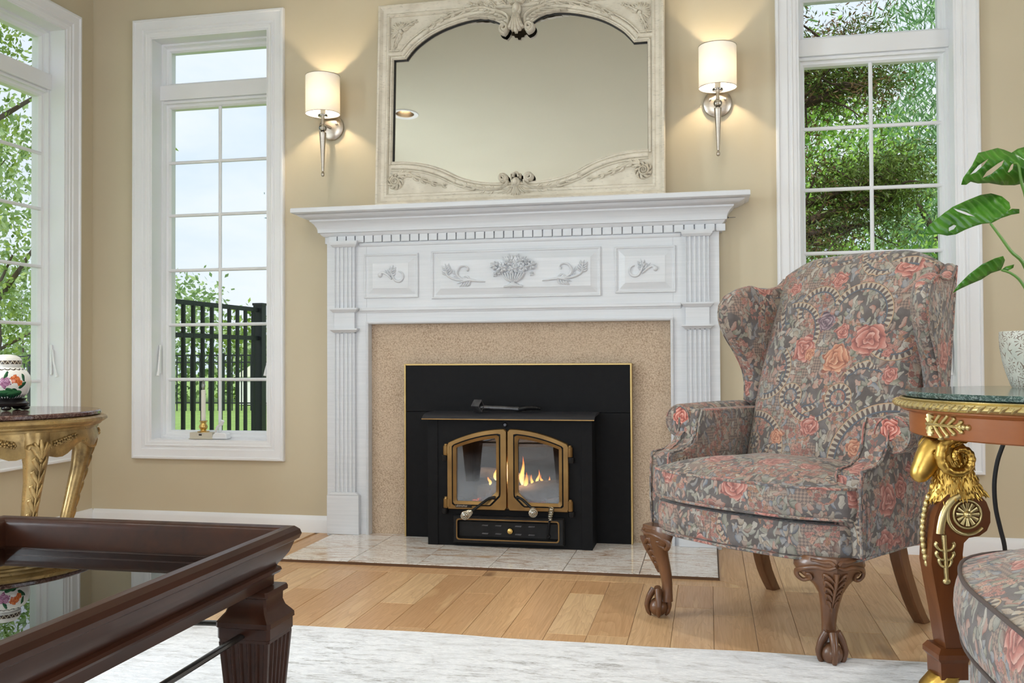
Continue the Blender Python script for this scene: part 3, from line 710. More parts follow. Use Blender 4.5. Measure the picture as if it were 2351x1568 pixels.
# ------------------------------------------------------------- recessed ceiling lights
def downlight(x, y, label, first=None):
    if first is None:
        t = thing('recessed_light', label, 'ceiling light', (0, 0, 0), 0, 'recessed ceiling lights')
        build(MB().lathe([(.067, -.001), (.096, -.004), (.0995, .0), (.067, .003), (.067, -.001)], n=32), 'trim_ring', M_trim, t, local=True)
        build(MB().lathe([(.0685, .0), (.064, .03), (.058, .075), (.03, .078), (.0, .078)], n=32), 'reflector', M_nickel, t, local=True)
        build(MB().ell((0, 0, .06), (.042, .042, .016)), 'bulb', emis('downlight bulb', color=srgb(255, 226, 180), strength=9), t, local=True)
    else: t = copy_tree(first); t['label'] = label
    t.location = (x, y, HC-.0005); return t

d0 = downlight(*DL[0], 'round recessed ceiling light seen at the left edge of the mirror')
downlight(*DL[1], 'round recessed ceiling light above the wingback chair', d0)
downlight(*DL[2], 'round recessed ceiling light at the far left of the room', d0)
downlight(*DL[3], 'round recessed ceiling light behind the camera on the right', d0)
downlight(*DL[4], 'added unseen ceiling light above the left end of the mantel', d0)
downlight(*DL[5], 'added unseen ceiling light above the right end of the mantel', d0)
for x, y in DL:
    lamp('downlight_lamp', 'SPOT', (x, y, HC-.012), 62 if y < 3 else 9, (1, .97, .93), rot=(0, 0, 0), spot_size=math.radians(130), spot_blend=.8, shadow_soft_size=.06)
# ---------------------------------------------------------------- hearth
hearth = thing('hearth', 'flush marble tile hearth in front of the fireplace', 'hearth', (0, 0, 0))
tw = (HXR-HXL)/6
tsrc = None
for i in range(6):
    if tsrc is None:
        w = tw/2-.0012
        tsrc = build(MB().loft([[(-w, -.3, -.006), (w, -.3, -.006), (w, .3, -.006), (-w, .3, -.006)], [(-w, -.3, .0105), (w, -.3, .0105), (w, .3, .0105), (-w, .3, .0105)],
            [(-w+.0015, -.2985, .012), (w-.0015, -.2985, .012), (w-.0015, .2985, .012), (-w+.0015, .2985, .012)]]), 'tile', M_hearth, hearth, smooth=0, local=True)
        t = tsrc
    else: t = piece(tsrc, 'tile', hearth, (0, 0, 0))
    t.location = (HXL+tw*(i+.5), HYF+.3, 0)
mb = MB().box(HXL-.003, HXR+.003, HYF-.006, HYF-.001, -.004, .010).box(HXL-.004, HXL-.001, HYF, WY-.03, -.004, .006).box(HXR+.001, HXR+.004, HYF, WY-.03, -.004, .006)
build(mb, 'edge_strip', M_grout, hearth, smooth=0)

# ---------------------------------------------------------------- fireplace mantel
FL, FR, FYM = -1.80, .05, 4.20                              # frame left, right, face
OXL, OXR, OZT = -1.598, -.152, 1.026                         # opening inside the frame
mantel = thing('fireplace_mantel', 'white carved wooden fireplace mantel with fluted pilasters and deep shelf', 'mantel', (-.875, FYM, 0))
mb = MB().box(FL, OXL, FYM, WY-.001, 0, 1.41).box(OXR, FR, FYM, WY-.001, 0, 1.41)
build(mb.box(OXL, OXR, FYM, WY-.001, OZT, 1.41), 'frame', M_mantel, mantel, smooth=0, bevel=.0015)
# inner bead round the opening
mb = MB()
pr = [(0, 0), (0, -.012), (-.006, -.016), (-.012, -.012), (-.014, 0), (-.014, .05), (0, .05)]
U = [[(OXL-o*-1, FYM+y, 0), (OXL+o*1, FYM+y, OZT-o), (OXR-o, FYM+y, OZT-o), (OXR-o, FYM+y, 0)] for o, y in [(-a, b) for a, b in pr]]
mb.grid(U, cu=True); build(mb, 'opening_bead', M_mantel, mantel, smooth=30)
# shelf and cornice
build(MB().sweep_u([(0, 1.532), (.105, 1.532), (.122, 1.536), (.130, 1.541), (.130, 1.558), (.127, 1.562), (0, 1.562)], FL, FR, FYM, WY-.001), 'shelf', M_mantel, mantel, smooth=25)
build(MB().sweep_u([(0, 1.436), (.012, 1.436), (.020, 1.442), (.026, 1.451), (.033, 1.453), (.034, 1.466), (.038, 1.478), (.047, 1.492), (.057, 1.502), (.062, 1.505), (.064, 1.512), (.080, 1.516), (.098, 1.524), (.110, 1.532), (0, 1.532)], FL, FR, FYM, WY-.001), 'cornice', M_mantel, mantel, smooth=25)
build(MB().sweep_u([(-.012, 1.400), (.0005, 1.400), (.0005, 1.436), (-.012, 1.436)], FL, FR, FYM, WY-.001), 'dentil_band', M_mantel, mantel, smooth=0)
pit = .04553; dsrc = None
for i in range(41):
    x = -1.787+pit*(i+.5)
    if dsrc is None:
        w = pit/2-.0028
        dsrc = build(MB().box(-w, w, -.014, .001, 1.4045, 1.436), 'dentil', M_mantel, mantel, smooth=0, local=True, bevel=.0008); dsrc.location = (x+.875, 0, 0)
    else: piece(dsrc, 'dentil', mantel, (x+.875, 0, 0))
for sx in (-1, 1):                                           # dentils on the returns
    for y in (.022, .052):
        piece(dsrc, 'dentil', mantel, (sx*.925, y-.0, 0), rz=sx*PI/2, scale=(.6, 1, 1))
build(MB().loft([[(x, FYM-o, z) for o, z in ((0, 1.384), (.004, 1.386), (.007, 1.392), (.007, 1.400), (0, 1.400))] for x in (-1.63, -.118)]), 'bed_moulding', M_mantel, mantel, smooth=20)
build(MB().loft([[(x, FYM-o, z) for o, z in ((0, 1.066), (.004, 1.068), (.007, 1.074), (.012, 1.078), (.012, 1.088), (.009, 1.092), (0, 1.092))] for x in (-1.63, -.118)]), 'architrave_ledge', M_mantel, mantel, smooth=20)
def flutes(mb, x0, x1, z0, z1, yf):
    n = 5; fw = (x1-x0)/(n*1.0); top = []
    poly = [(x0, 0)]
    for i in range(n):
        a = x0+fw*i; poly.append((a+.0035, 0))
        for k in range(1, 6):
            t = PI*k/6; poly.append((a+fw/2-(fw/2-.0035)*math.cos(t), .0085*math.sin(t)))
        poly.append((a+fw-.0035, 0))
    poly.append((x1, 0)); poly += [(x1, .022), (x0, .022)]
    return mb.loft([[(px, yf+py, z0) for px, py in poly], [(px, yf+py, z1) for px, py in poly]])
for x0, x1 in ((-1.756, -1.652), (-.098, .006)):
    pil = build(flutes(flutes(MB(), x0, x1, .205, .978, FYM-.018), x0, x1, 1.088, 1.388, FYM-.018), 'pilaster', M_mantel, mantel, smooth=30)
    build(MB().box(x0, x1, FYM-.018, FYM+.002, .97, 1.09), 'pilaster_block', M_mantel, pil, smooth=0, bevel=.001)
    for za, zb in ((1.384, 1.412), (1.070, 1.091), (.974, .993)):
        e = .018
        mb = MB(); sec = [(.004, za), (.008, za+.004), (.014, za+.010), (e, zb-.007), (e, zb), (0, zb)]
        rows = [[(x0-o, FYM, z), (x0-o, FYM-.018-o, z), (x1+o, FYM-.018-o, z), (x1+o, FYM, z)] for o, z in [(0, za)]+sec]
        mb.grid(rows); b_ = len(mb.v); mb.f.append((0, 1, 2, 3)); mb.f.append((b_-1, b_-2, b_-3, b_-4))
        build(mb, 'capital', M_mantel, pil, smooth=25)
    build(MB().box(x0-.036, x1+.022, FYM-.026, FYM+.002, .0121, .198).prism([(x0-.036, .198), (x1+.022, .198), (x1+.006, .212), (x0-.012, .212)], FYM-.026, FYM, 'y'), 'plinth', M_mantel, pil, smooth=0, bevel=.0025)
# frieze: three raised and fielded panels
def fielded(x0, x1, z0, z1):
    P = lambda d, h: [(x0+d, FYM-h, z0+d), (x1-d, FYM-h, z0+d), (x1-d, FYM-h, z1-d), (x0+d, FYM-h, z1-d)]
    fr = build(MB().grid([P(0, 0), P(0, .006), P(.003, .009), (P(.007, .008)), P(.010, .003), P(.014, .0015), P(.012, -.001)], cu=True, cv=True), 'panel_moulding', M_mantel, mantel, smooth=20)
    mb = MB(); R = [P(.014, 0), P(.014, .001), P(.018, .0015), P(.046, .0125), P(.046, .0140)]; mb.grid(R, cv=True); b_ = len(mb.v); mb.f.append((b_-4, b_-3, b_-2, b_-1))
    build(mb, 'raised_panel', M_mantel, mantel, smooth=0)
for p in ((-1.608, -1.338, 1.136, 1.347), (-1.273, -.474, 1.128, 1.352), (-.410, -.140, 1.138, 1.348)): fielded(*p)
def spiral(cx, cz, r0, r1, a0, turns, n=16, sgn=1):
    return [(cx+(r0+(r1-r0)*t)*math.cos(a0+sgn*2*PI*turns*t), cz+(r0+(r1-r0)*t)*math.sin(a0+sgn*2*PI*turns*t)) for t in np.linspace(0, 1, n)]
def leaf(mb, pl, x, y, ang, L, Wd, h, lobes=4, bend=0.0):
    """acanthus-like leaf of overlapping relief strokes"""
    def at(t, side, off=0):
        a = ang+bend*t; px = x+math.cos(ang+bend*t*.5)*L*t; py = y+math.sin(ang+bend*t*.5)*L*t
        return px-math.sin(a)*off*side, py+math.cos(a)*off*side, a
    for i in range(lobes):
        t = .08+.72*i/lobes; wd = Wd*(1-.55*t)
        for sd in (-1, 1):
            p0 = at(t, sd); p1 = at(min(t+.14, 1), sd, wd*.62); p2 = at(min(t+.34, 1.05), sd, wd*.86)
            mb.stroke(pl, [p0[:2], p1[:2], p2[:2]], [L*.05, L*.115, L*.02], [h*.45, h*.75, h*.25], n=6, k=5)
    mb.stroke(pl, [at(t, 1)[:2] for t in (0, .35, .7, 1.04)], [L*.06, L*.07, L*.07, L*.01], [h*.8, h*.95, h*.8, h*.3], n=9, k=5)
def orn(name, draw, O, mirrored=False, m=None, parent=None, y=None):
    pl = Plane(O, (-1 if mirrored else 1, 0, 0), (0, 0, 1), (0, -1.5, 0)); mb = MB(); draw(mb, pl)
    return build(mb, name, m or M_mantel, parent or mantel, smooth=50)
def small_scroll(mb, pl):
    mb.stroke(pl, [(.045, .018)]+[(.045+.024*math.cos(a), -.006+.024*math.sin(a)) for a in np.linspace(1.4, -2.6, 9)]+[(.012, .006), (.006, .022), (.016, .026), (.020, .020)], [.003, .005, .006, .007, .006, .005, .006], .007, n=34)
    leaf(mb, pl, .004, -.004, 1.15, .052, .026, .010, 3, .25)
    mb.stroke(pl, [(.012, -.018), (-.012, .004), (-.034, .014), (-.046, .004)], [.004, .006, .007, .009], .007, n=14)
    mb.dome(pl, -.046, .002, .011, .013, .010); leaf(mb, pl, -.006, .004, 2.2, .03, .015, .006, 2)
def big_scroll(mb, pl):
    mb.stroke(pl, [(.105, -.036), (.07, -.032), (.03, -.026), (0, -.026)], [.003, .005, .009, .010], .008, n=14)
    leaf(mb, pl, .04, -.026, 3.3, .07, .03, .010, 4, .15)
    mb.stroke(pl, [(.02, -.026), (-.03, -.024), (-.07, -.008), (-.086, .018)], [.007, .006, .005, .006], .008, n=16); leaf(mb, pl, -.074, -.004, 1.75, .058, .03, .010, 4, .1)
    mb.stroke(pl, [(.0, -.026), (-.03, .0), (-.016, .034), (.010, .040), (.024, .028), (.020, .018)], [.006, .007, .006, .005, .004, .006], .008, n=20); mb.dome(pl, .021, .019, .006, .006, .009)
    leaf(mb, pl, -.03, -.012, 2.0, .04, .016, .008, 2)
def vase(mb, pl):
    mb.lathe([(.0, 0)], n=3) if False else None
    for sx in (-1, 0, 1): mb.stroke(pl, [(sx*.020, -.066), (sx*.006, -.056), (sx*.006, -.046)], [.012, .007, .007], [.006, .010, .010], n=8)
    mb.stroke(pl, [(-.044, -.068), (0, -.064), (.044, -.068)], [.005, .009, .005], [.007, .013, .007], n=12)
    for k in range(-4, 5): mb.stroke(pl, [(k*.0035, -.046), (k*.009, -.030), (k*.0135, -.004)], [.004, .0062, .0055], [.014-.001*abs(k), .017-.0012*abs(k), .010], n=8)
    rg = random.Random(5)
    for fx, fz, sc in ((-.088, .03, 1), (.088, .028, 1), (-.05, .018, 1.1), (.0, .012, 1.2), (.05, .020, 1.1), (-.02, .045, .9), (.036, .05, .9), (.066, .045, .7), (-.066, .002, .7)):
        n = 6; r = .021*sc; h0 = .008+.006*rg.random()
        q = pl.at(fx, fz, h0-.004)
        for k in range(n):
            a = 2*PI*k/n+rg.random()*.4; mb.stroke(q, [(.004*math.cos(a), .004*math.sin(a)), (r*.6*math.cos(a+.12), r*.6*math.sin(a+.12)), (r*math.cos(a+.05), r*math.sin(a+.05))], [.003, .0085*sc, .002], [.007, .009, .004], n=6, k=5, base=-.006)
        mb.dome(q, 0, 0, .006*sc, .006*sc, .012)
    for a in (.5, .9, 1.3, 1.8, 2.2, 2.7): leaf(mb, pl, .02*math.cos(a), .01, a, .075, .022, .007, 3)
    for sx in (-1, 1):
        for k in range(4): mb.dome(pl, sx*(.082+.008*(k % 2)), -.006-.009*(k//2), .006, .006, .010)
YO = FYM-.0138
orn('carved_scroll', small_scroll, (-1.478, YO, 1.243)); orn('carved_scroll', small_scroll, (-.275, YO, 1.243), True)
orn('carved_foliate_scroll', big_scroll, (-1.116, YO, 1.238)); orn('carved_foliate_scroll', big_scroll, (-.636, YO, 1.238), True)
orn('carved_flower_vase', vase, (-.877, YO, 1.245))
build(MB().lathe([(.0, -.004), (.0035, -.004), (.0035, .0), (.0012, .001), (.0012, .03)], (.091, 4.19, 1.462), 10, 'x'), 'nail', M_iron, mantel)
# stucco surround behind the frame
s_ = thing('stucco_surround', 'sandy beige textured surround framing the black fireplace insert', 'surround', (-.875, 4.24, 0))
build(MB().box(OXL-.02, -1.40, 4.232, WY-.002, .012, OZT+.01).box(-.345, OXR+.02, 4.232, WY-.002, .012, OZT+.01).box(-1.40, -.345, 4.232, WY-.002, .818, OZT+.01), 'stucco_face', M_stucco, s_, smooth=0)
# ---------------------------------------------------------------- wood burning insert
ins = thing('fireplace_insert', 'black steel wood burning insert with bronze arched double doors', 'stove', (-.87, 4.19, .012))
PXL, PXR, PZT = -1.398, -.345, .815
for a_, b_ in ((PXL, -1.16), (-.58, PXR)): build(MB().box(a_, b_, 4.190, 4.262, .012, .598), 'side_panel', M_black, ins, smooth=0, bevel=.001)
build(MB().box(PXL, PXR, 4.190, 4.262, .600, PZT), 'top_panel', M_black, ins, smooth=0, bevel=.001)
mb = MB().box(PXL-.008, PXL, 4.185, 4.262, .012, PZT+.008).box(PXR, PXR+.008, 4.185, 4.262, .012, PZT+.008).box(PXL, PXR, 4.185, 4.262, PZT, PZT+.008)
build(mb, 'gold_trim', M_goldtrim, ins, smooth=0, bevel=.0012)
BXL, BXR, BY = -1.240, -.500, 4.030
# body with an arched mouth
def arch(x): return .452+.062*(1-((x+.8735)/.262)**2)
xs = np.linspace(-1.135, -.612, 19)
mb = MB().box(BXL, -1.135, BY, 4.19, .012, .580).box(-.612, BXR, BY, 4.19, .012, .580).box(-1.135, -.612, BY, 4.19, .012, .180)
mb.loft([[(x, BY, arch(x)), (x, 4.19, arch(x)), (x, 4.19, .580), (x, BY, .580)] for x in xs])
body = build(mb, 'body', M_black, ins, smooth=0)
for a_, b_ in ((BXL-.002, BXL+.045), (BXR-.045, BXR+.002)): build(MB().box(a_, b_, BY-.004, BY+.001, .012, .575), 'corner_plate', M_black, ins, smooth=0, bevel=.001)
# firebox lining
mb = MB().box(-1.16, -1.135, 4.19, 4.46, .15, .56).box(-.612, -.587, 4.19, 4.46, .15, .56).box(-1.16, -.587, 4.44, 4.46, .15, .56).box(-1.135, -.612, BY+.02, 4.46, .150, .176).box(-1.135, -.612, 4.19, 4.46, .54, .56)
M_fb = mat('sooty firebrick', srgb(44, 38, 34), .95, fn=speck(srgb(26, 23, 21), 9, .9, bump=.6, bscale=18))
build(mb, 'firebox_lining', M_fb, ins, smooth=0)
# flared hood lip
M_lip = mat('grey black hood steel', srgb(46, 46, 50), .45, 0, Specular_IOR_Level=.3)
sec = [(4.19, .604), (4.12, .604), (4.06, .602), (4.025, .596), (4.002, .586), (3.992, .576), (3.998, .575), (4.01, .582), (4.03, .590), (4.19, .596)]
rings = []
for x, k in ((BXL-.020, 1), (BXL+.02, 1), (BXR-.02, 1), (BXR+.016, 1)): rings.append([(x, y, z) for y, z in sec])
lip = build(MB().loft(rings), 'hood_lip', M_lip, ins, smooth=30)
build(MB().box(BXL-.020, BXR+.016, 3.9905, 3.9925, .5755, .580), 'lip_edge', M_bronze, lip, smooth=0)
build(MB().lathe([(0, -.012), (.006, -.012), (.010, -.008), (.011, 0), (.0, 0)], (-.884, BY, .553), 14, 'y'), 'bolt', M_iron, ins)
# doors
def door_outline(x0, x1, zb, inset, top):
    n = 12; pts = [(x0+inset, zb+inset), (x1-inset, zb+inset)]
    for i in range(n+1):
        x = x1-inset+(x0+inset-(x1-inset))*i/n; pts.append((x, top(x)-inset))
    return pts
def topc(x): return .470+.066*(1-((x+.8735)/.274)**2)
def door(x0, x1, inner):
    DZ = .176
    out = door_outline(x0, x1, DZ, 0, topc)
    gx0, gx1 = (x0+.042, x1-.047) if inner > 0 else (x0+.047, x1-.042)
    def gout(e):
        n = 12; a, b = gx0-e, gx1+e; zb = .213-e
        if inner > 0: pts = [(a, zb), (b-.045, zb), (b, zb+.045)]
        else: pts = [(a, zb+.045), (a+.045, zb), (b, zb)]
        for i in range(n-1 if inner > 0 else n-1): 
            x = b+(a-b)*i/(n-2); pts.append((x, topc(x)-.040+e))
        return pts
    def ringfix(P, n=44):
        P = np.array(P+[P[0]]); d = np.r_[0, np.cumsum(np.linalg.norm(np.diff(P, axis=0), axis=1))]
        c = P[:-1].mean(0)
        # sample by angle so rings correspond
        res = []
        for k in range(n):
            a = 2*PI*k/n-PI; dr = np.array([math.cos(a), math.sin(a)]); best = None
            for i in range(len(P)-1):
                p, q = P[i]-c0, P[i+1]-c0; den = dr[0]*(q-p)[1]-dr[1]*(q-p)[0]
                if abs(den) < 1e-12: continue
                t = (p[0]*(q-p)[1]-p[1]*(q-p)[0])/den; s = (p[0]*dr[1]-p[1]*dr[0])/den
                if t > 0 and -1e-9 <= s <= 1+1e-9: best = t if best is None else max(best, t)
            res.append(c0+dr*(best or 0))
        return res
    c0 = np.array([(gx0+gx1)/2, .345]); N = 96
    RO = ringfix(out, N); RG = ringfix(gout(0), N); RB = ringfix(gout(.014), N); RC = ringfix(gout(.020), N)
    mk = lambda R, y: [(p[0], y, p[1]) for p in R]
    d = build(MB().grid([mk(RO, BY-.001), mk(RO, BY-.018), mk([c0+(p-c0)*.985 for p in RO], BY-.022), mk(RC, BY-.022), mk(RC, BY-.016), mk(RB, BY-.016), mk(RB, BY-.024), mk(RG, BY-.018), mk(RG, BY-.001)], cu=True, cv=True), 'door', M_bronze, ins, smooth=30)
    build(MB().grid([mk(RC, BY-.0158), mk(RC, BY-.0168), mk(RB, BY-.0168), mk(RB, BY-.0158)], cu=True, cv=True), 'door_groove', M_black, d, smooth=0)
    gb = MB(); a = mk(RG, BY-.010); b2 = mk(RG, BY-.006); gb.loft([a, b2]); build(gb, 'door_glass', M_stoveglass, d, smooth=0)
    return d
dl = door(-1.147, -.8755, 1); dr = door(-.8715, -.600, -1)
for par, x, sd in ((dl, -1.158, -1), (dr, -.589, 1)):
    for z in (.440, .205):
        h = build(MB().lathe([(0, -.024), (.011, -.024), (.012, -.02), (.012, .016), (.008, .020), (.007, .026), (0, .026)], (x-.004*sd, BY-.016, z), 14).box(min(x, x-sd*.024), max(x, x-sd*.024), BY-.024, BY-.010, z-.018, z+.016), 'hinge', M_bronze, par, smooth=40)
        build(MB().lathe([(0, -.050), (.011, -.050), (.0135, -.046), (.0135, -.026), (0, -.026)], (x+.001*sd, BY-.016, z), 14), 'hinge_pin', M_black2, h, smooth=40)
def spring(mb, p, q, r0, r1, turns, wire=.0024):
    p, q = np.array(p), np.array(q); d = (q-p); L = np.linalg.norm(d); d = d/L; u = np.cross(d, (0, 0, 1)); u /= np.linalg.norm(u); v = np.cross(d, u)
    P = [p+d*L*t+(u*math.cos(2*PI*turns*t)+v*math.sin(2*PI*turns*t))*(r0+(r1-r0)*t) for t in np.linspace(0, 1, int(turns*12))]
    return mb.tube(P, wire, 6)
for par, a, b in ((dl, (-.928, BY-.024, .232), (-1.028, 3.965, .172)), (dr, (-.830, BY-.024, .236), (-.748, 3.962, .192))):
    hd = build(MB().tube(crom([a, (a[0]+(b[0]-a[0])*.3, a[1]-.006, a[2]-.006), b], 8), [.009, .008]+[.006]*6, 8), 'door_handle', M_black2, par)
    q = (b[0]+(b[0]-a[0])*.12, b[1]-.05, b[2]-.006)
    build(spring(spring(MB(), b, q, .010, .0185, 5), q, (q[0], q[1]-.012, q[2]), .0185, .003, 3), 'coil_grip', M_spring, hd)
# ash drawer
dw = build(MB().loft([[(x, y, z) for x, z in ((-1.121+i, .030+i), (-.619-i, .030+i), (-.619-i, .150-i), (-1.121+i, .150-i))] for y, i in ((BY+.001, 0), (BY-.022, 0), (BY-.030, .006), (BY-.030, .020), (BY-.014, .028))]), 'ash_drawer', M_black2, ins, smooth=20)
rr = lambda e, r=.012: [(cx+r*math.cos(t), cz+r*math.sin(t)) for cx, cz, t0 in ((-.640-r-e, .044+r+e, -PI/2), (-.640-r-e, .138-r-e, 0), (-1.103+r+e, .138-r-e, PI/2), (-1.103+r+e, .044+r+e, PI)) for t in np.linspace(t0, t0+PI/2, 5)]
build(MB().grid([[(x, y, z) for x, z in rr(e)] for e, y in ((0, BY-.030), (0, BY-.033), (.005, BY-.033), (.005, BY-.030))], cu=True, cv=True), 'gold_line', M_bronze, dw, smooth=0)
build(MB().lathe([(0, -.022), (.006, -.022), (.012, -.018), (.013, -.010), (.008, -.004), (.006, 0), (0, 0)], (-.859, BY-.014, .088), 18, 'y'), 'knob', M_brass, dw)
for x in (-.975, -.915, -.825, -.765):
    for z in (.108, .072): build(MB().prism([(x-.015, z-.002), (x+.012, z-.003), (x+.015, z+.003), (x-.012, z+.003)], BY-.018, BY-.013, 'y'), 'vent_louvre', M_iron, dw, smooth=0)
h = build(MB().tube(crom([(-.690, BY-.016, .070), (-.690, BY-.028, .080), (-.686, BY-.034, .110), (-.680, BY-.036, .150)], 10), .005, 8).ell((-.690, BY-.018, .068), (.010, .006, .010)), 'damper_handle', M_black2, dw)
build(spring(MB(), (-.680, BY-.036, .146), (-.672, BY-.038, .200), .0095, .011, 7), 'coil_grip', M_spring, h)
# black maker's badge with raised letters on the lower left door rail
bdg = build(MB().box(-1.108, -1.034, BY-.0245, BY-.021, .1850, .1995), 'name_badge', M_black2, dl, smooth=0, bevel=.001)
fc = bpy.data.curves.new('lettering', 'FONT'); fc.body = 'ultimelter'; fc.size = .0135; fc.extrude = .0006; fc.align_x = 'LEFT'
tmp = bpy.data.objects.new('tmp', fc); COL.objects.link(tmp); bpy.context.view_layer.update()
lm = bpy.data.meshes.new_from_object(tmp.evaluated_get(bpy.context.evaluated_depsgraph_get())); bpy.data.objects.remove(tmp)
lm.materials.clear(); lm.materials.append(M_spring)
lo = bpy.data.objects.new('raised_lettering', lm); COL.objects.link(lo); lo.parent = bdg
lo.rotation_euler = (PI/2, 0, 0); lo.location = Vector((-1.1055, BY-.025, .1885))-Vector((-.87, 4.19, .012))

# ---------------------------------------------------------------- logs and fire inside
M_char = mat('charred log', srgb(62, 54, 50), .95, fn=speck(srgb(150, 142, 136), 13, .55, bump=.8, bscale=30))
def f_ember(g, b):
    n = g.noise(g.coord(), 42, 4, .65); b.inputs['Base Color'].default_value = srgb(70, 50, 40)
    g.put(b.inputs['Emission Color'], g.ramp(n, [(.42, srgb(120, 18, 4)), (.6, srgb(255, 90, 20)), (.72, srgb(255, 190, 90))])); g.put(b.inputs['Emission Strength'], g.ramp(n, [(.42, 0.0), (.7, 2.2)]))
M_ember = mat('glowing embers', rough=.9, fn=f_ember)
def log(p, q, r, label, seed):
    rg = random.Random(seed); P = crom([p, tuple((np.array(p)+np.array(q))/2+np.array((0, 0, .008))), q], 8)
    o = build(MB().tube(P, [r*(1+.12*rg.uniform(-1, 1)) for _ in range(8)], 11), 'firewood_log', M_char, smooth=50); tag(o, label, 'log', 'logs in the stove'); return o
log((-1.06, 4.24, .215), (-.72, 4.27, .225), .042, 'charred log lying at the back of the fire behind the stove doors', 1)
log((-.93, 4.12, .213), (-.63, 4.20, .250), .046, 'thick charred log behind the right stove door', 2)
log((-1.03, 4.16, .325), (-.80, 4.20, .282), .026, 'thin burning log propped behind the left stove door', 3)
log((-.70, 4.10, .196), (-.625, 4.12, .196), .024, 'short log stub at the lower right of the fire', 4)
rg = random.Random(9); mb = MB()
for i in range(70): 
    a, b2, s = rg.uniform(-1.10, -.64), rg.uniform(4.08, 4.30), rg.uniform(.008, .022); mb.ell((a, b2, .178+s*.5), (s, s*.9, s*.6), 7, 5)
tag(build(mb, 'ember_bed', M_ember, smooth=0), 'glowing embers and ash on the stove floor', 'embers', kind='stuff')
def f_flame(g, e):
    z = g.sep(g.coord('Generated'))[2]
    g.put(e.inputs['Color'], g.ramp(z, [(0, srgb(255, 226, 150)), (.35, srgb(255, 196, 96)), (.75, srgb(255, 140, 50)), (1, srgb(230, 80, 30))])); g.put(e.inputs['Strength'], g.ramp(z, [(0, .6), (.5, .42), (1, .2)])); e.inputs['Strength'].default_value = 3
    st = g.m('MULTIPLY', g.ramp(z, [(0, .8), (.5, .55), (1, .25)]), 6.0); g.put(e.inputs['Strength'], st)
    fr = g.n('ShaderNodeLayerWeight', Blend=.35).outputs['Facing']; tr = g.n('ShaderNodeBsdfTransparent')
    return g.n('ShaderNodeMixShader', i0=g.ramp(fr, [(.1, .25), (.8, .9)]), i1=e.outputs[0], i2=tr.outputs[0]).outputs[0]
M_flame = emis('flame', f_flame)
fire = thing('fire', 'small log fire burning behind the stove doors', 'fire', (-.87, 4.18, .19))
for x, y, z, hgt, r, lean in ((-.955, 4.15, .29, .085, .016, .3), (-.915, 4.16, .30, .115, .018, .25), (-.935, 4.14, .275, .07, .02, -.2), (-.895, 4.17, .27, .10, .015, .1), (-.985, 4.15, .268, .045, .012, -.5), (-.93, 4.13, .238, .05, .02, .2),
                             (-.835, 4.16, .27, .13, .019, .12), (-.815, 4.15, .255, .075, .02, .1), (-.79, 4.16, .265, .055, .014, -.2), (-.765, 4.17, .27, .07, .013, .3), (-.745, 4.17, .268, .05, .014, -.4), (-.715, 4.18, .27, .04, .012, .2), (-.84, 4.15, .215, .04, .016, 0)):
    P = crom([(x, y, z), (x-lean*.15*hgt, y, z+hgt*.3), (x+lean*.35*hgt, y, z+hgt*.65), (x+lean*.25*hgt, y, z+hgt)], 9)
    build(MB().tube(P, [r*k for k in (.35, .85, 1, .92, .75, .58, .38, .2, .04)], 9, flat=.6), 'flame', M_flame, fire)
lamp('fire_glow', 'POINT', (-.87, 4.13, .33), 4.0, (1, .55, .24), shadow_soft_size=.05)

# ---------------------------------------------------------------- stove tool lying on the hood
t = thing('stove_wrench', 'steel stove tool with a square socket end lying on the insert hood', 'tool', (-.89, 4.08, .604))
mb = MB(); c = np.array((-1.020, 4.055, .634)); ex = np.array((.52, .85, 0)); ey = np.array((.0, 0, 1.0)); ax = np.array((.85, -.52, 0))
def sq(r, o): return [tuple(c+ax*o+ex*r*a*.75+ey*r*b) for a, b in ((1, 0), (0, 1), (-1, 0), (0, -1))]
mb.grid([sq(.029, -.018), sq(.029, .03), sq(.020, .03), sq(.020, -.018)], cu=True, cv=True)
build(mb, 'socket_end', M_iron, t, smooth=0, bevel=.0015)
build(MB().tube(crom([(-1.005, 4.06, .628), (-.96, 4.065, .626), (-.88, 4.075, .622), (-.83, 4.08, .618)], 10), [.012, .011, .010, .010, .010, .010, .010, .010, .011, .012], 10), 'shaft', M_iron, t)
build(MB().tube(crom([(-.835, 4.08, .618), (-.81, 4.082, .623), (-.77, 4.085, .626), (-.735, 4.088, .622)], 8), [(.012, .010), (.017, .013), (.019, .012), (.020, .011), (.020, .010), (.019, .010), (.016, .009), (.010, .006)], 10, up=(0, 0, 1)), 'grip', M_black2, t)
# ---------------------------------------------------------------- overmantel mirror
mir = thing('overmantel_mirror', 'large cream carved mirror leaning on the mantel shelf', 'mirror', (-.858, 4.19, 1.562))
th = math.atan2(.055, .98)
PM = Plane((-.858, 4.185, 1.5635), (1, 0, 0), (0, math.sin(th), math.cos(th)), (0, -math.cos(th), math.sin(th)))
HB, VT = .677, .975
half = [(.601, .711), (.540, .711), (.515, .742), (.485, .772), (.43, .810), (.38, .835), (.33, .853), (.26, .871), (.19, .880), (.14, .876), (.095, .858), (.05, .826)]
low = [(.0, .093), (.06, .093), (.13, .096), (.20, .108), (.27, .130), (.355, .172), (.44, .199), (.52, .212), (.601, .216)]
archc = [tuple(p) for p in crom(half[1:], 30)]; lowc = [tuple(p) for p in crom(low, 24)]
right = lowc+[half[0]]+archc
loop = right+[(-a, b) for a, b in right[::-1] if a > 1e-6]
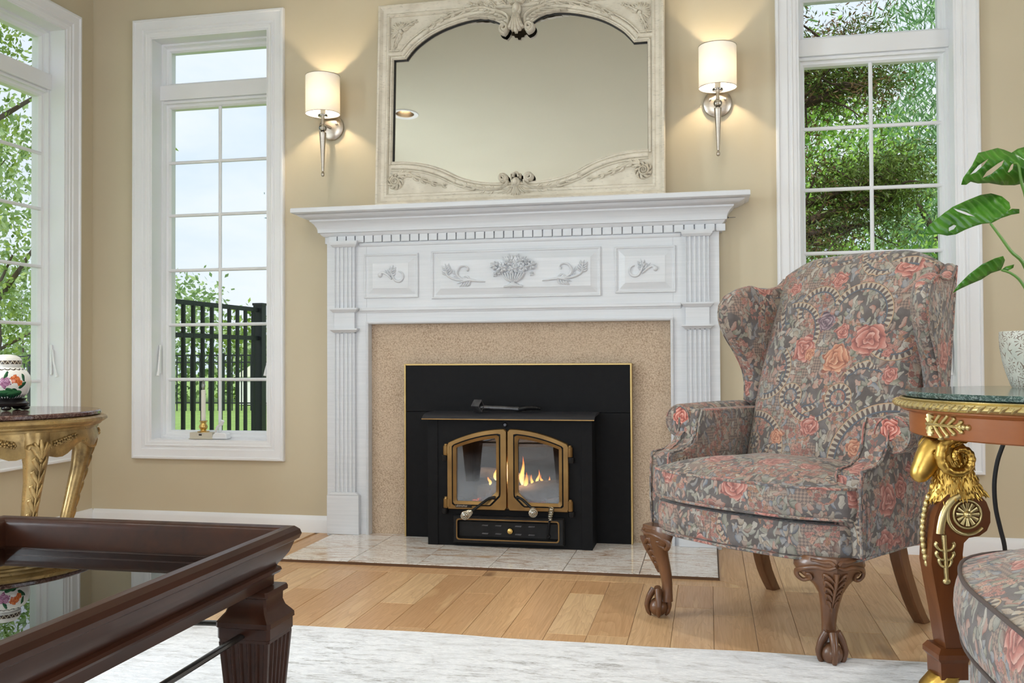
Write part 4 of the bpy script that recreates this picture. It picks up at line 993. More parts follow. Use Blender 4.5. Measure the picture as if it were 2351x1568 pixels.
def plate(outer, hole, n0, n1):
    pts = [Vector(p) for p in outer+hole]; no = len(outer); nh = len(hole)
    E_ = [(i, (i+1) % no) for i in range(no)]+[(no+i, no+(i+1) % nh) for i in range(nh)]
    v, e, f, *_ = delaunay_2d_cdt(pts, E_, [], 0, 1e-6)
    def inh(x, y):
        c = False; j = nh-1
        for i in range(nh):
            a, b = hole[i], hole[j]
            if (a[1] > y) != (b[1] > y) and x < (b[0]-a[0])*(y-a[1])/(b[1]-a[1])+a[0]: c = not c
            j = i
        return c
    F = [t for t in f if not inh(sum(v[i].x for i in t)/3, sum(v[i].y for i in t)/3)]
    mb = MB(); k = len(v)
    V = [PM.p(q.x, q.y, n1) for q in v]+[PM.p(q.x, q.y, n0) for q in v]
    FF = [tuple(t) for t in F]+[tuple(i+k for i in t[::-1]) for t in F]
    # side walls round outer and hole loops (cdt keeps input order when nothing merges)
    for i, j in E_: FF.append((i, j, j+k, i+k))
    return mb.add(V, FF)
outer = [(-HB+.005, .004), (HB-.005, .004), (HB-.005, VT-.004), (-HB+.005, VT-.004)]
frame_o = build(plate(outer, loop, .0035, .024), 'frame_panel', M_antique, mir, smooth=0)
build(MB().frame([(0, 0), (0, .040), (.004, .046), (.012, .047), (.017, .041), (.026, .034), (.040, .031), (.046, .036), (.053, .037), (.058, .031), (.060, .022), (.06, 0)], -HB, HB, 0, VT, lambda a, b, h: PM.p(a, b, h)), 'outer_moulding', M_antique, mir, smooth=25)
mb = MB().box(0, 0, 0, 0, 0, 0); mb = MB()
mb.loft([[PM.p(a, b, -.002) for a, b in ((-.62, .08), (.62, .08), (.62, .90), (-.62, .90))], [PM.p(a, b, .003) for a, b in ((-.62, .08), (.62, .08), (.62, .90), (-.62, .90))]])
build(mb, 'mirror_glass', M_mirror, mir, smooth=0)
def offs(pts, d):
    P = np.array(pts); T = np.gradient(P, axis=0); T /= np.linalg.norm(T, axis=1)[:, None]+1e-12
    return [tuple(p+np.array((t[1], -t[0]))*d) for p, t in zip(P, T)]
mb = MB()
for sg in (1, -1):
    pl = PM.at(0, 0, .024) if sg > 0 else PM.at(0, 0, .024).mirrored()
    for d, w, h in ((.009, .006, .008), (.026, .012, .013), (.043, .005, .010)):
        mb.stroke(pl, [(max(a, 0), b) for a, b in offs(lowc, d)] if True else 0, w, h, n=40)
        side = [(.601+d, .216-(d if d > .02 else 0)), (.601+d, .45), (.601+d, .711+.0)]
        if d < .02: mb.stroke(pl, [(.601+d, .20), (.601+d, .46), (.601+d, .716)], w, h, n=10)
        mb.stroke(pl, [(.60+d, .711+d), (.57, .711+d), (.54+d*.55, .711+d)], w, h, n=6)
        mb.stroke(pl, offs(archc, d), w, h, n=46)
build(mb, 'inner_moulding', M_antique, mir, smooth=40)
P2 = PM.at(0, 0, .024); P2.N = P2.N*1.6
ci = [(a*.997, .45+(b-.45)*.996) for a, b in loop]
build(MB().grid([[PM.p(a, b, .0035) for a, b in loop], [PM.p(a, b, .0035) for a, b in ci], [PM.p(a, b, .014) for a, b in ci], [PM.p(a, b, .014) for a, b in loop]], cu=True, cv=True), 'rebate_shadow_strip', M_dark, mir, smooth=0)  # dark strip paints the shadow line between frame and glass
def garland(mb, pl, path, count, size, h):
    C = crom(path, 40); h = h*.8
    for i in range(count):
        t = i/(count-1); k = int(t*38); p, q = C[k], C[min(k+1, 39)]; a = math.atan2(q[1]-p[1], q[0]-p[0]); s = size*(1-.45*t)
        for sd in (-1, 1):
            for q_, (da, ln, wd) in enumerate(((.95, .62, .13), (.55, 1.0, .17), (.25, .70, .12))):
                b_ = a+sd*da; x1, y1 = p[0]+math.cos(b_)*s*ln*.55, p[1]+math.sin(b_)*s*ln*.55; b2 = b_-sd*.55
                mb.stroke(pl, [(p[0], p[1]), (x1, y1), (x1+math.cos(b2)*s*ln*.45, y1+math.sin(b2)*s*ln*.45)], [s*wd*.45, s*wd, s*wd*.25], [h*.8, h*(1.15-.15*q_), h*.45], n=8, k=6)
    mb.stroke(pl, [tuple(c) for c in C[::4]]+[tuple(C[-1])], [.010, .007, .005, .002], [h*1.3, h*1.1, h*.6], n=30)
def carve(name, fn, mirror_pair=True):
    for sg in ((1, -1) if mirror_pair else (1,)):
        mb = MB(); fn(mb, P2 if sg > 0 else P2.mirrored()); build(mb, name, M_antique, mir, smooth=50)
def lower_spray(mb, pl):
    mb.stroke(pl, spiral(.580, .118, .004, .024, 0, 2.2, 30), [.003, .0055, .006], .015, n=44)
    mb.dome(pl, .580, .118, .022, .022, .008)
    for k in range(9):
        a = 2*PI*k/9; mb.stroke(pl, [(.580+.022*math.cos(a), .118+.022*math.sin(a)), (.580+.034*math.cos(a+.35), .118+.034*math.sin(a+.35)), (.580+.038*math.cos(a+.8), .118+.038*math.sin(a+.8))], [.006, .007, .002], [.010, .012, .004], n=7)
    garland(mb, pl, [(.565, .150), (.52, .152), (.47, .130), (.41, .106), (.345, .090)], 6, .046, .011)
    leaf(mb, pl, .545, .150, 1.9, .035, .014, .010, 2)
carve('carved_rosette_spray', lower_spray)
def bottom_scroll(mb, pl):
    mb.stroke(pl, spiral(.062, .110, .004, .020, 1.0, 1.6, 24, 1)+[(.040, .098), (.045, .078), (.075, .062), (.125, .056)], [.006, .008, .009, .010, .009, .006], [.018, .020, .02, .018], n=50)
    garland(mb, pl, [(.10, .058), (.16, .062), (.22, .080), (.29, .106)], 5, .050, .014)
    for k in range(4):
        x = .012+.012*k; mb.stroke(pl, [(x*.6, .066), (x, .050), (x*1.75, .030+.004*k)], [.004, .006, .007, .003], [.016, .014, .009], n=8)
carve('carved_acanthus_scroll', bottom_scroll)
def bottom_shell(mb, pl):
    mb.dome(pl, 0, .088, .022, .026, .020); mb.dome(pl.at(0, 0, .012), 0, .088, .013, .017, .016)
    for k in (-1, 0, 1): mb.stroke(pl, [(k*.004, .066), (k*.008, .045), (k*.012, .026)], [.004, .008, .003], [.018, .016, .008], n=8)
    mb.stroke(pl, [(-.014, .112), (-.008, .130), (0, .134), (.008, .130), (.014, .112)], .006, .016, n=14)
    for sx in (-1, 1): mb.stroke(pl, [(sx*.02, .105), (sx*.022, .125), (sx*.014, .128)], .004, .012, n=8)
carve('carved_shell', bottom_shell, False)
def corner_leaf(mb, pl):
    mb.dome(pl, .566, .842, .012, .012, .012)
    for a, L in ((.75, .055), (1.25, .045), (.25, .045), (1.75, .05), (-.25, .05)): [mb.stroke(pl, [(.566+.010*math.cos(a), .842+.010*math.sin(a)), (.566+L*.6*math.cos(a+w_*.2), .842+L*.6*math.sin(a+w_*.2)), (.566+L*math.cos(a+w_*.3), .842+L*math.sin(a+w_*.3))], [.003, .0075, .003], [.007, .010, .004], n=8) for w_ in (-1, 0, 1)]
    garland(mb, pl, [(.556, .850), (.53, .868), (.495, .886)], 4, .034, .010); garland(mb, pl, [(.570, .832), (.585, .80), (.598, .758)], 4, .034, .010)
carve('carved_spandrel_leaf', corner_leaf)
def crest_garland(mb, pl):
    garland(mb, pl, [(.10, .900), (.16, .925), (.24, .922), (.32, .900), (.385, .872), (.43, .842)], 8, .056, .016)
    mb.stroke(pl, spiral(.058, .815, .004, .022, 2.0, 1.6, 24, -1)+[(.040, .835), (.040, .870), (.07, .895), (.13, .912)], [.006, .009, .011, .010, .008], [.024, .026, .022, .018], n=50)
    for k in range(5): mb.stroke(pl, [(.05+.02*k, .862+.009*k), (.085+.03*k, .862+.010*k-.001*k*k), (.115+.03*k, .880)], [.003, .006, .003], .016, n=8)
    for k in range(4): leaf(mb, pl, .05+.05*k, .93, .9, .07, .02, .014, 4, -.4)
carve('carved_crest_garland', crest_garland)
def crest_shell(mb, pl):
    q = pl.at(0, 0, .012)
    mb.dome(q, 0, .905, .017, .027, .020); mb.dome(q, 0, .902, .023, .034, .010)
    for k in range(-2, 3): mb.stroke(q, [(k*.004, .872), (k*.009, .835), (k*.015, .800+.006*abs(k)), (k*.016, .785+.011*abs(k))], [.006, .009, .010, .006], [.022, .022, .018, .012], n=12)
    for k in range(-4, 5): mb.stroke(q, [(k*.006, .925), (k*.013, .970), (k*.021, 1.02-.006*abs(k))], [.005, .009, .006], [.014, .018, .008], n=10)
carve('carved_crest_shell', crest_shell, False)

# ---------------------------------------------------------------- wall sconces
def f_shade(g, b):
    b.inputs['Base Color'].default_value = srgb(252, 250, 244); b.inputs['Roughness'].default_value = .9
    wv = g.noise(g.mapping(g.coord(), scale=(1, 1, 4)), 160, 2, .5)
    tl = g.n('ShaderNodeBsdfTranslucent', Color=srgb(255, 230, 186)); g.put(b.inputs['Normal'], g.bump(wv, .1, .001))
    mx = g.n('ShaderNodeMixShader', i0=.042, i1=b.outputs[0], i2=tl.outputs[0]); g.t.links.new(mx.outputs[0], g.t.nodes['Material Output'].inputs[0])
M_shade = mat('lit linen shade', fn=f_shade)
M_bulb = emis('warm bulb', color=srgb(255, 214, 150), strength=40)
def sconce():
    t = thing('wall_sconce', '', 'wall lamp', (0, 0, 0), 0, 'sconces either side of the mirror')
    B = lambda mb, n, m, p=t, **k: build(mb, n, m, p, local=True, **k)
    bp = B(MB().lathe([(0, -.022), (.030, -.021), (.055, -.017), (.0625, -.012), (.0635, 0), (0, 0)], (0, 0, 0), 40, 'y'), 'back_plate', M_nickel)
    for sx in (-1, 1): B(MB().lathe([(0, -.032), (.005, -.030), (.006, -.024), (.003, -.02), (.003, -.015)], (sx*.034, 0, .012), 12, 'y'), 'plate_knob', M_nickel, bp)
    B(MB().tube(crom([(0, -.02, -.004), (0, -.06, -.006), (0, -.105, -.012)], 6), .008, 10), 'arm', M_nickel)
    B(MB().lathe([(0, -.235), (.004, -.238), (.0075, -.243), (.0085, -.250), (.0075, -.256), (.004, -.26), (0, -.261)][::-1]+[(.0, -.235), (.006, -.235), (.010, -.150), (.0155, -.062), (.0165, -.056), (.0165, -.050), (0, -.050)], (0, -.112, 0), 20), 'taper_spike', M_nickel)
    B(MB().ell((0, -.112, -.028), (.020, .020, .019), 18, 11), 'crystal_ball', M_crystal)
    B(MB().lathe([(0, -.052), (.008, -.05), (.008, -.012), (.0075, .0), (.0075, .040), (0, .040)], (0, -.112, 0), 16), 'stem', M_nickel)
    B(MB().lathe([(0, .026), (.022, .026), (.024, .029), (.024, .036), (.020, .039), (0, .039)], (0, -.112, 0), 24), 'crystal_dish', M_crystal)
    B(MB().lathe([(0, .039), (.0125, .039), (.0125, .074), (0, .074)], (0, -.112, 0), 18), 'candle_sleeve', M_candle)
    B(MB().lathe([(0, .074), (.008, .075), (.015, .095), (.014, .115), (.005, .135), (0, .138)], (0, -.112, 0), 14), 'bulb', M_crystal)
    z0, z1, R = .040, .222, .0815
    B(MB().grid([[( r*math.cos(a), -.112+r*math.sin(a), z) for a in np.linspace(0, 2*PI, 49)[:-1]] for r, z in ((R, z0), (R, (z0+z1)/2), (R, z1))], cv=True), 'shade', M_shade, smooth=60)
    mb = MB()
    for z in (z0, z1): mb.tube([(R*math.cos(a), -.112+R*math.sin(a), z) for a in np.linspace(0, 2*PI, 49)[:-1]], .0016, 6, closed=True)
    for a in (.6, 2.7, 4.8): mb.tube([(0.016*math.cos(a), -.112+.016*math.sin(a), .10), (R*math.cos(a), -.112+R*math.sin(a), z0+.002)], .001, 5)
    B(mb, 'shade_wire', M_nickel)
    return t
sc1 = sconce(); sc1.location = (-1.800, WY-.0005, 1.982); sc1['label'] = 'wall sconce with lit drum shade left of the mirror beside the narrow window'
sc2 = copy_tree(sc1); sc2.location = (.049, WY-.0005, 1.988); sc2['label'] = 'wall sconce with lit drum shade right of the mirror above the wingback chair'
for s__ in (sc1, sc2):
    lamp('sconce_lamp', 'POINT', (s__.location.x, s__.location.y-.112, s__.location.z+.116), 8.0, (1, .82, .58), shadow_soft_size=.014)
# ---------------------------------------------------------------- wingback chair
CH = thing('wingback_chair', 'floral tapestry wingback armchair with carved claw feet in front of the right window', 'armchair', (.071, 2.854, 0), math.atan2(-.624, .782))
def CB(mb, name, m=None, parent=None, **k):
    k.setdefault('uv', m is None or m in (M_tap, M_tapback, MATS.get('floral tapestry scroll face'))); k.setdefault('smooth', 50)
    return build(mb, name, m or M_tap, parent or CH, local=True, **k)
def rpoly(pts, n=72):
    """closed smooth resample of an outline"""
    P = np.array(pts+[pts[0]], float); d = np.r_[0, np.cumsum(np.linalg.norm(np.diff(P, axis=0), axis=1))]
    s = np.linspace(0, d[-1], n, endpoint=False); return np.c_[np.interp(s, d, P[:, 0]), np.interp(s, d, P[:, 1])]
def rounded(pts, r, k=6):
    out = []; n = len(pts)
    for i in range(n):
        p, a, b = np.array(pts[i]), np.array(pts[i-1]), np.array(pts[(i+1) % n]); rr = r if not hasattr(r, '__len__') else r[i]
        u = (a-p)/np.linalg.norm(a-p); v = (b-p)/np.linalg.norm(b-p); rr = min(rr, .49*np.linalg.norm(a-p), .49*np.linalg.norm(b-p))
        A, B_ = p+u*rr, p+v*rr
        for t in np.linspace(0, 1, k): out.append(tuple((1-t)**2*A+2*t*(1-t)*p+t*t*B_))
    return out
def pillow(outline, z0, z1, crown, bulge, n=84, flatb=True, tilt=0.0):
    O = rpoly(outline, n); c = O.mean(0); zt = lambda p, z: z+tilt*(p[1])
    def ring(s, z): return [((c+(p-c)*s)[0], (c+(p-c)*s)[1], zt(p, z)) for p in O]
    h = z1-z0; rings = [ring(.05, z0-.004), ring(.6, z0-.004), ring(.93, z0-.002), ring(1-.012, z0+.004)]
    for t in np.linspace(.08, .92, 7): rings.append(ring(1+bulge*math.sin(PI*t), z0+h*t))
    for t in (1.0, .985, .93, .85, .75, .62, .48, .33, .18, .04): rings.append(ring(t, z1+crown*(1-t**2.6)))
    return MB().loft(rings), [(p[0], p[1]) for p in O]
def pipe(mb, pts, r=.0048, closed=True): return mb.tube(pts, r, 8, closed=closed)
# seat rail (bowed front apron)
rail = [(-.335, .09), (-.325, .02), (-.20, -.025), (0, -.040), (.22, -.020), (.345, .035), (.355, .10), (.33, .50), (-.31, .50)]
rm, ro = pillow(rounded(rail, .05), .290, .385, .004, .012)
sr = CB(rm, 'seat_rail')
CB(pipe(MB(), [(x*1.004, y*1.004, .289) for x, y in ro]), 'piping', M_tap, sr)
# T cushion
cu = [(-.345, .115), (-.352, .03), (-.20, -.045), (.0, -.058), (.22, -.045), (.362, .030), (.365, .105), (.298, .125), (.288, .46), (-.278, .46), (-.288, .125)]
cm, co_ = pillow(rounded(cu, [.03, .05, .12, .15, .12, .05, .03, .02, .06, .06, .02]), .402, .488, .052, .022)
cs = CB(cm, 'seat_cushion', uvoff=(.3, .15))
mb = MB()
for z, k in ((.404, .998), (.488, 1.004)): pipe(mb, [(x*k, .02+(y-.02)*k, z) for x, y in co_])
CB(mb, 'piping', M_tap, cs)
# backrest: curved cushion face, rear panel
def back():
    nz_, nx = 26, 25; rows = []
    zs = np.linspace(.44, 1.196, nz_)
    def topz(x): s = abs(x)/.30; return 1.198-.018*s**2-.050*max(0, s-.55)**1.6/.45**1.6
    def hw(t): return .272+.022*math.sin(PI*min(t, 1)*.9)
    F, Bk = [], []
    for i in range(nz_):
        t = i/(nz_-1); fr, bk = [], []
        for j in range(nx):
            s = -1+2*j/(nx-1); x = s*hw(t); z = .44+(topz(x)-.44)*t
            yin = .405+(z-.5)*.385; belly = .030*math.cos(s*PI/2)**.6*math.sin(PI*min(max((t-.02)/.98, 0), 1))**.5
            edge = (1-abs(s)**8)*(1-t**14)
            fr.append((x, yin-belly+.035*(1-edge), z)); bk.append((x*1.02, .515+(z-.28)*.262, z+.0))
        F.append(fr); Bk.append(bk)
    mb = MB(); mb.grid(F); mb.grid(Bk)
    rim = [F[0][j] for j in range(nx)]+[F[i][-1] for i in range(1, nz_)]+[F[-1][j] for j in range(nx-2, -1, -1)]+[F[i][0] for i in range(nz_-2, 0, -1)]
    rib = [Bk[0][j] for j in range(nx)]+[Bk[i][-1] for i in range(1, nz_)]+[Bk[-1][j] for j in range(nx-2, -1, -1)]+[Bk[i][0] for i in range(nz_-2, 0, -1)]
    mid = [tuple((np.array(a)+np.array(b))/2+np.array((0, 0, .012 if a[2] > 1.1 else 0))) for a, b in zip(rim, rib)]
    mb.grid([rim, mid, rib], cv=True); return mb, rib
bm_, rib = back()
bk = CB(bm_, 'backrest', M_tapback, smooth=60)
CB(pipe(MB(), rib, .0045), 'piping', M_tap, bk)
CB(MB().box(-.315, .315, .505, .525, .285, .50), 'lower_back_panel', smooth=0)
# wings
WP = [(.735, 1.150), (.684, 1.113), (.63, 1.100), (.578, 1.100), (.536, 1.108), (.488, 1.097), (.437, 1.073), (.410, 1.037), (.404, .996), (.415, .953), (.440, .911), (.474, .867), (.500, .829), (.518, .795), (.526, .752), (.524, .690), (.55, .672), (.60, .672), (.630, .720), (.745, 1.135)]
def wing(sx):
    O = rpoly(WP, 84); c = O.mean(0)
    xo = lambda y, z: sx*(.380-(y-.41)*.19)+(.010 if sx > 0 else 0)
    def ring(inset, dx):
        res = []
        for i, p in enumerate(O):
            t = O[(i+1) % 84]-O[i-1]; t /= np.linalg.norm(t)+1e-9; nrm = np.array((t[1], -t[0])); 
            if nrm@(p-c) < 0: nrm = -nrm
            q = p-nrm*inset; res.append((xo(q[0], q[1])+sx*dx, q[0], q[1]))
        return res
    rings = [[(xo(c[0], c[1])-sx*.058, *(c+(np.array(p)-c)*.1)) for p in O], ring(.05, -.060), ring(.022, -.058), ring(.006, -.046), ring(0, -.030), ring(.002, -.014), ring(.010, -.003), ring(.022, 0), [(xo(*(c+(np.array(p)-c)*.1)), *(c+(np.array(p)-c)*.1)) for p in O]]
    w = CB(MB().loft(rings), 'wing', uvoff=(sx*.3+.1, 0), smooth=60)
    CB(pipe(MB(), ring(.012, -.001), .0045), 'piping', M_tap, w)
wing(-1); wing(1)
# arms: rolled top, inner panel, sloped front post, outer side panel
def arm(sx):
    X = lambda v: sx*v+(.006 if sx > 0 else 0)
    cx, cz, R = .380, .630, .058
    post = [(.055, .300), (.050, .400), (.055, .522), (.075, .534), (.120, .540), (.165, .560), (.190, .590), (.200, .640), (.215, .672), (.56, .672), (.56, .300)]
    mb = MB(); O = np.array(post)
    xi = lambda y, z: X(.297+.012*(z > .6)); 
    def sec(v, ins):
        c = O.mean(0); return [(X(v), *(c+(p-c)*(1-ins))) for p in O]
    mb.loft([sec(.290, .03), sec(.294, .006), sec(.300, 0), sec(.362, 0), sec(.372, .004), sec(.376, .03)])
    a = CB(mb, 'arm_post', uvoff=(.55+sx*.2, .37), smooth=40)
    # rolled arm top
    pth = [(.206, 0), (.214, 1), (.30, 1.0), (.42, .98), (.55, .93)]
    rings = []
    for y, k in ((.200, .86), (.203, .96), (.212, 1.0), (.30, 1.0), (.42, .98), (.50, .95), (.56, .90)):
        rings.append([(X(cx+.004+R*k*math.cos(t)), y, cz+R*k*math.sin(t)+.02*(y-.2)) for t in np.linspace(0, 2*PI, 29)[:-1]])
    CB(MB().loft(rings), 'arm_roll', uvoff=(.21, .1+sx*.2), smooth=60)
    fa = MB(); fa.loft([[(X(cx+.004+R*.86*s*math.cos(t)), .200-.006*(1-s), cz+R*.86*s*math.sin(t)) for t in np.linspace(0, 2*PI, 29)[:-1]] for s in (1, .7, .4, .05)])
    f_ = CB(fa, 'arm_scroll_face', M_tapface, smooth=60)
    mb = MB(); pipe(mb, [(X(cx+.004+R*.89*math.cos(t)), .2005, cz+R*.89*math.sin(t)) for t in np.linspace(0, 2*PI, 33)[:-1]], .0034)
    CB(mb, 'piping', M_tap, f_)
    mb = MB(); pipe(mb, [(X(.300), y-.003, z+.002) for y, z in [tuple(p) for p in crom(post[:9], 26)]], .004, False); pipe(mb, [(X(.374), y-.003, z+.002) for y, z in [tuple(p) for p in crom(post[:8], 24)]], .004, False)
    CB(mb, 'piping', M_tap, a)
    # outer side panel down to the shaped lower edge
    top = [(.075, .525), (.15, .56), (.20, .60), (.40, .62), (.575, .66)]; bot = [(.07, .300), (.20, .300), (.33, .302), (.45, .290), (.525, .272)]
    T, Bt = crom(top, 14), crom(bot, 14); g1, g2 = [], []
    for q in range(14):
        r1, r2 = [], []
        for w in np.linspace(0, 1, 8):
            y, z = Bt[q]*(1-w)+T[q]*w; xx = .366+.018*math.sin(PI*min(w*1.1, 1))*.6-.06*max(0, (y-.2))**1.3
            r1.append((X(xx+.006), y, z)); r2.append((X(xx-.02), y, z))
        g1.append(r1); g2.append(r2)
    pn = CB(MB().loft([r1+r2[::-1] for r1, r2 in zip(g1, g2)]), 'side_panel', uvoff=(.8, .4), smooth=40)
    CB(pipe(MB(), [r[0] for r in g1], .004, False), 'piping', M_tap, pn)
def f_face(g, b):
    f_tapestry(None)(g, b); base = b.inputs['Base Color'].links[0].from_socket
    uv = g.coord('UV'); c = g_rose(g, uv, (-.368, .645, 0), .040, .5, RED, base); c = g_rose(g, uv, (.385, .645, 0), .036, 1.5, RED, c)
    c = g_rose(g, uv, (.36, .61, 0), .02, 1.5, PEACH, c); g.put(b.inputs['Base Color'], c)
M_tapface = mat('floral tapestry scroll face', rough=.8, fn=f_face)
arm(-1); arm(1)
# legs
def cab_leg(x, y, ang, ks=1.0, kt=1.0):
    """carved cabriole leg with ball and claw foot; local frame t outward along ang, s across"""
    d = np.array((math.cos(ang), math.sin(ang), 0)); s = np.array((-math.sin(ang), math.cos(ang), 0)); O = np.array((x, y, 0.0))
    Pt = lambda t, q, z: O+d*t+s*q+np.array((0, 0, z))
    lv = [(.300, .030, .086, .050), (.285, .038, .096, .046), (.270, .043, .098, .040), (.252, .043, .088, .036), (.236, .040, .066, .034), (.220, .034, .048, .032), (.195, .024, .033, .028), (.165, .013, .027, .024), (.135, .003, .0225, .021), (.105, -.004, .020, .019), (.085, -.004, .020, .019), (.068, .000, .023, .022), (.050, .003, .024, .024)]
    lv = [(z, tf*kt, w*ks if z > .21 else w, dep) for z, tf, w, dep in lv]
    rings = []
    for z, tf, w, dep in lv:
        row = []
        for k in range(18):
            a = 2*PI*k/18; q = w*math.sin(a); cc = math.cos(a)
            sz = min(1, max(0, (z-.15)/.1)); t = (tf-.010)+(.028 if cc > 0 else .034)*cc*(dep/.034)-abs(q)*(.1+.45*sz)+.016*sz
            row.append(Pt(t-.012, q, z))
        rings.append(row)
    L = CB(MB().loft(rings), 'leg', M_walnut, smooth=60)
    pl_ = Plane(Pt(.052, 0, .0), s, (0, 0, 1), d)
    # carved knee: C scrolls, acanthus
    cv = MB()
    class Wrap(Plane):
        def p(self, a, b, h=0.0):
            t = np.interp(-b, [-.30, -.285, -.27, -.252, -.236, -.22, -.195, -.165, -.135], [.065, .070, .070, .0667, .0598, .0496, .0323, .0132, -.0017])-abs(a)*(.1+.45*min(1, max(0, (b-.15)/.1)))
            w_ = np.interp(-b, [-.30, -.27, -.252, -.236, -.22, -.195, -.165, -.135], [.086, .098, .088, .066, .048, .033, .027, .0225]); t -= .026*(1-math.sqrt(max(0, 1-min(1, abs(a)/w_)**2)))
            return Pt(t+h-(1-kt)*.040*min(1, max(0, (b-.12)/.12)), a*ks, b)
    wp = Wrap((0, 0, 0), s, (0, 0, 1), d)
    for sg in (1, -1):
        f2 = lambda P: [(sg*a, b) for a, b in P]
        cv.stroke(wp, f2([(.004, .280), (.022, .272), (.050, .274), (.084, .262), (.090, .244), (.076, .230), (.060, .236), (.062, .250), (.072, .250)]), [.004, .006, .007, .006, .005, .006], .009, n=34)
        cv.stroke(wp, f2([(.006, .284), (.016, .292), (.030, .290), (.06, .292)]), [.006, .005, .004], .007, n=14)
        for k in range(5):
            z = .252-.020*k; w = .030*(1-.14*k)
            cv.stroke(wp, f2([(.004, z-.016), (w*.6, z-.002), (w, z+.004), (w*1.02, z-.008)]), [.003, .006, .005, .002], [.010, .010, .006], n=10)
    cv.stroke(wp, [(0, .262), (0, .22), (0, .18), (0, .142)], [.008, .006, .005, .001], [.011, .012, .011, .006], n=14)
    CB(cv, 'carved_knee', M_walnut, L, smooth=50)
    ft = MB().ell(tuple(Pt(.004, 0, .030)), (.030, .030, .030), 20, 13)
    CB(ft, 'foot_ball', M_walnut, L)
    cl = MB()
    for a in (0, PI/2, -PI/2, PI):
        e = d*math.cos(a)+s*math.sin(a); c = Pt(.004, 0, 0)
        P = [c+e*.014+np.array((0, 0, .088)), c+e*.026+np.array((0, 0, .068)), c+e*.0345+np.array((0, 0, .046)), c+e*.0355+np.array((0, 0, .028)), c+e*.030+np.array((0, 0, .012)), c+e*.024+np.array((0, 0, .002))]
        cl.tube(crom([tuple(p) for p in P], 16), [.012, .012, .0115, .011, .0105, .0095, .009, .0095, .009, .008, .0075, .008, .0075, .006, .0045, .003], 9)
    CB(cl, 'claw', M_walnut, L, smooth=60)
cab_leg(-.338, .045, math.radians(-135), .82, .55); cab_leg(.290, .045, math.radians(-45))
for x in (-.302, .250):
    pth = [(x*.93, .500, .296), (x*.96, .520, .20), (x*.99, .560, .10), (x, .600, .035), (x*1.01, .628, 0)]
    P = crom(pth, 10); rings = []
    for i, p in enumerate(P):
        w, dd = .021-.003*i/9, .026-.003*i/9; c_ = .005
        rings.append([(p[0]+a, p[1]+b, p[2]) for a, b in ((-w, -dd+c_), (-w+c_, -dd), (w-c_, -dd), (w, -dd+c_), (w, dd-c_), (w-c_, dd), (-w+c_, dd), (-w, dd-c_))])
    CB(MB().loft(rings), 'leg', M_walnut, smooth=30)
# ---------------------------------------------------------------- rug
def rug():
    x0, x1, y0, y1 = -2.55, 1.9, -.6, 2.757; nx, ny = 90, 60; rg = np.random.default_rng(4)
    X = np.linspace(x0, x1, nx); Y = np.linspace(y0, y1, ny); top = []
    for i in range(nx):
        row = []
        for j in range(ny):
            e = .004*math.sin(X[i]*5.1)*(j == ny-1)+.003*math.sin(X[i]*13)*(j == ny-1)
            edge = min(i, nx-1-i, j, ny-1-j)
            crease = .0035*math.exp(-((X[i]-.07)/.03)**2)*min(1, edge/3)
            row.append((X[i], Y[j]+e, .0075*(1 if edge else .55)+crease+.0006*math.sin(X[i]*7+Y[j]*3)))
        top.append(row)
    b = MB().grid(top); P = np.array(top); P2_ = P.copy(); P2_[..., 2] = .0004; b.grid(P2_)
    rim = [tuple(P[i, 0]) for i in range(nx)]+[tuple(P[-1, j]) for j in range(1, ny)]+[tuple(P[i, -1]) for i in range(nx-2, -1, -1)]+[tuple(P[0, j]) for j in range(ny-2, 0, -1)]
    b.grid([rim, [(a, c, .0004) for a, c, _ in rim]], cv=True)
    tag(build(b, 'area_rug', M_rug, smooth=50), 'large white distressed area rug on the oak floor', 'rug')
rug()

# ---------------------------------------------------------------- coffee table
CX0, CX1, CY0, CY1 = -1.66, -.89, .70, 1.935
ct = thing('coffee_table', 'dark cherry tray top coffee table with glass top in the lower left corner', 'coffee table', ((CX0+CX1)/2, (CY0+CY1)/2, .008))
prof = [(.054, .415), (.050, .43), (.044, .462), (.040, .472), (.034, .478), (.024, .4815), (.012, .480), (.003, .472), (.0, .462), (.004, .452), (.012, .447), (.015, .438), (.020, .425), (.030, .411), (.038, .402), (.040, .398), (.034, .394), (.032, .388), (.036, .382), (.044, .379), (.045, .374), (.045, .358), (.06, .357), (.07, .357), (.07, .412), (.054, .412)]
build(MB().frame(prof, CX0, CX1, CY0, CY1, lambda a, b, h: (a, b, h)), 'tray_rim', M_cherry, ct, smooth=30)
build(MB().frame([(.054, .405), (.054, .4145), (.085, .4145), (.085, .405)], CX0, CX1, CY0, CY1, lambda a, b, h: (a, b, h)), 'glass_ledge', M_cherry, ct, smooth=0)
gx0, gx1, gy0, gy1 = CX0+.056, CX1-.056, CY0+.056, CY1-.056
build(MB().loft([[(gx0+i, gy0+i, z), (gx1-i, gy0+i, z), (gx1-i, gy1-i, z), (gx0+i, gy1-i, z)] for i, z in ((0, .4148), (0, .418), (.03, .4225))]), 'glass_top', M_tglass, ct, smooth=0)
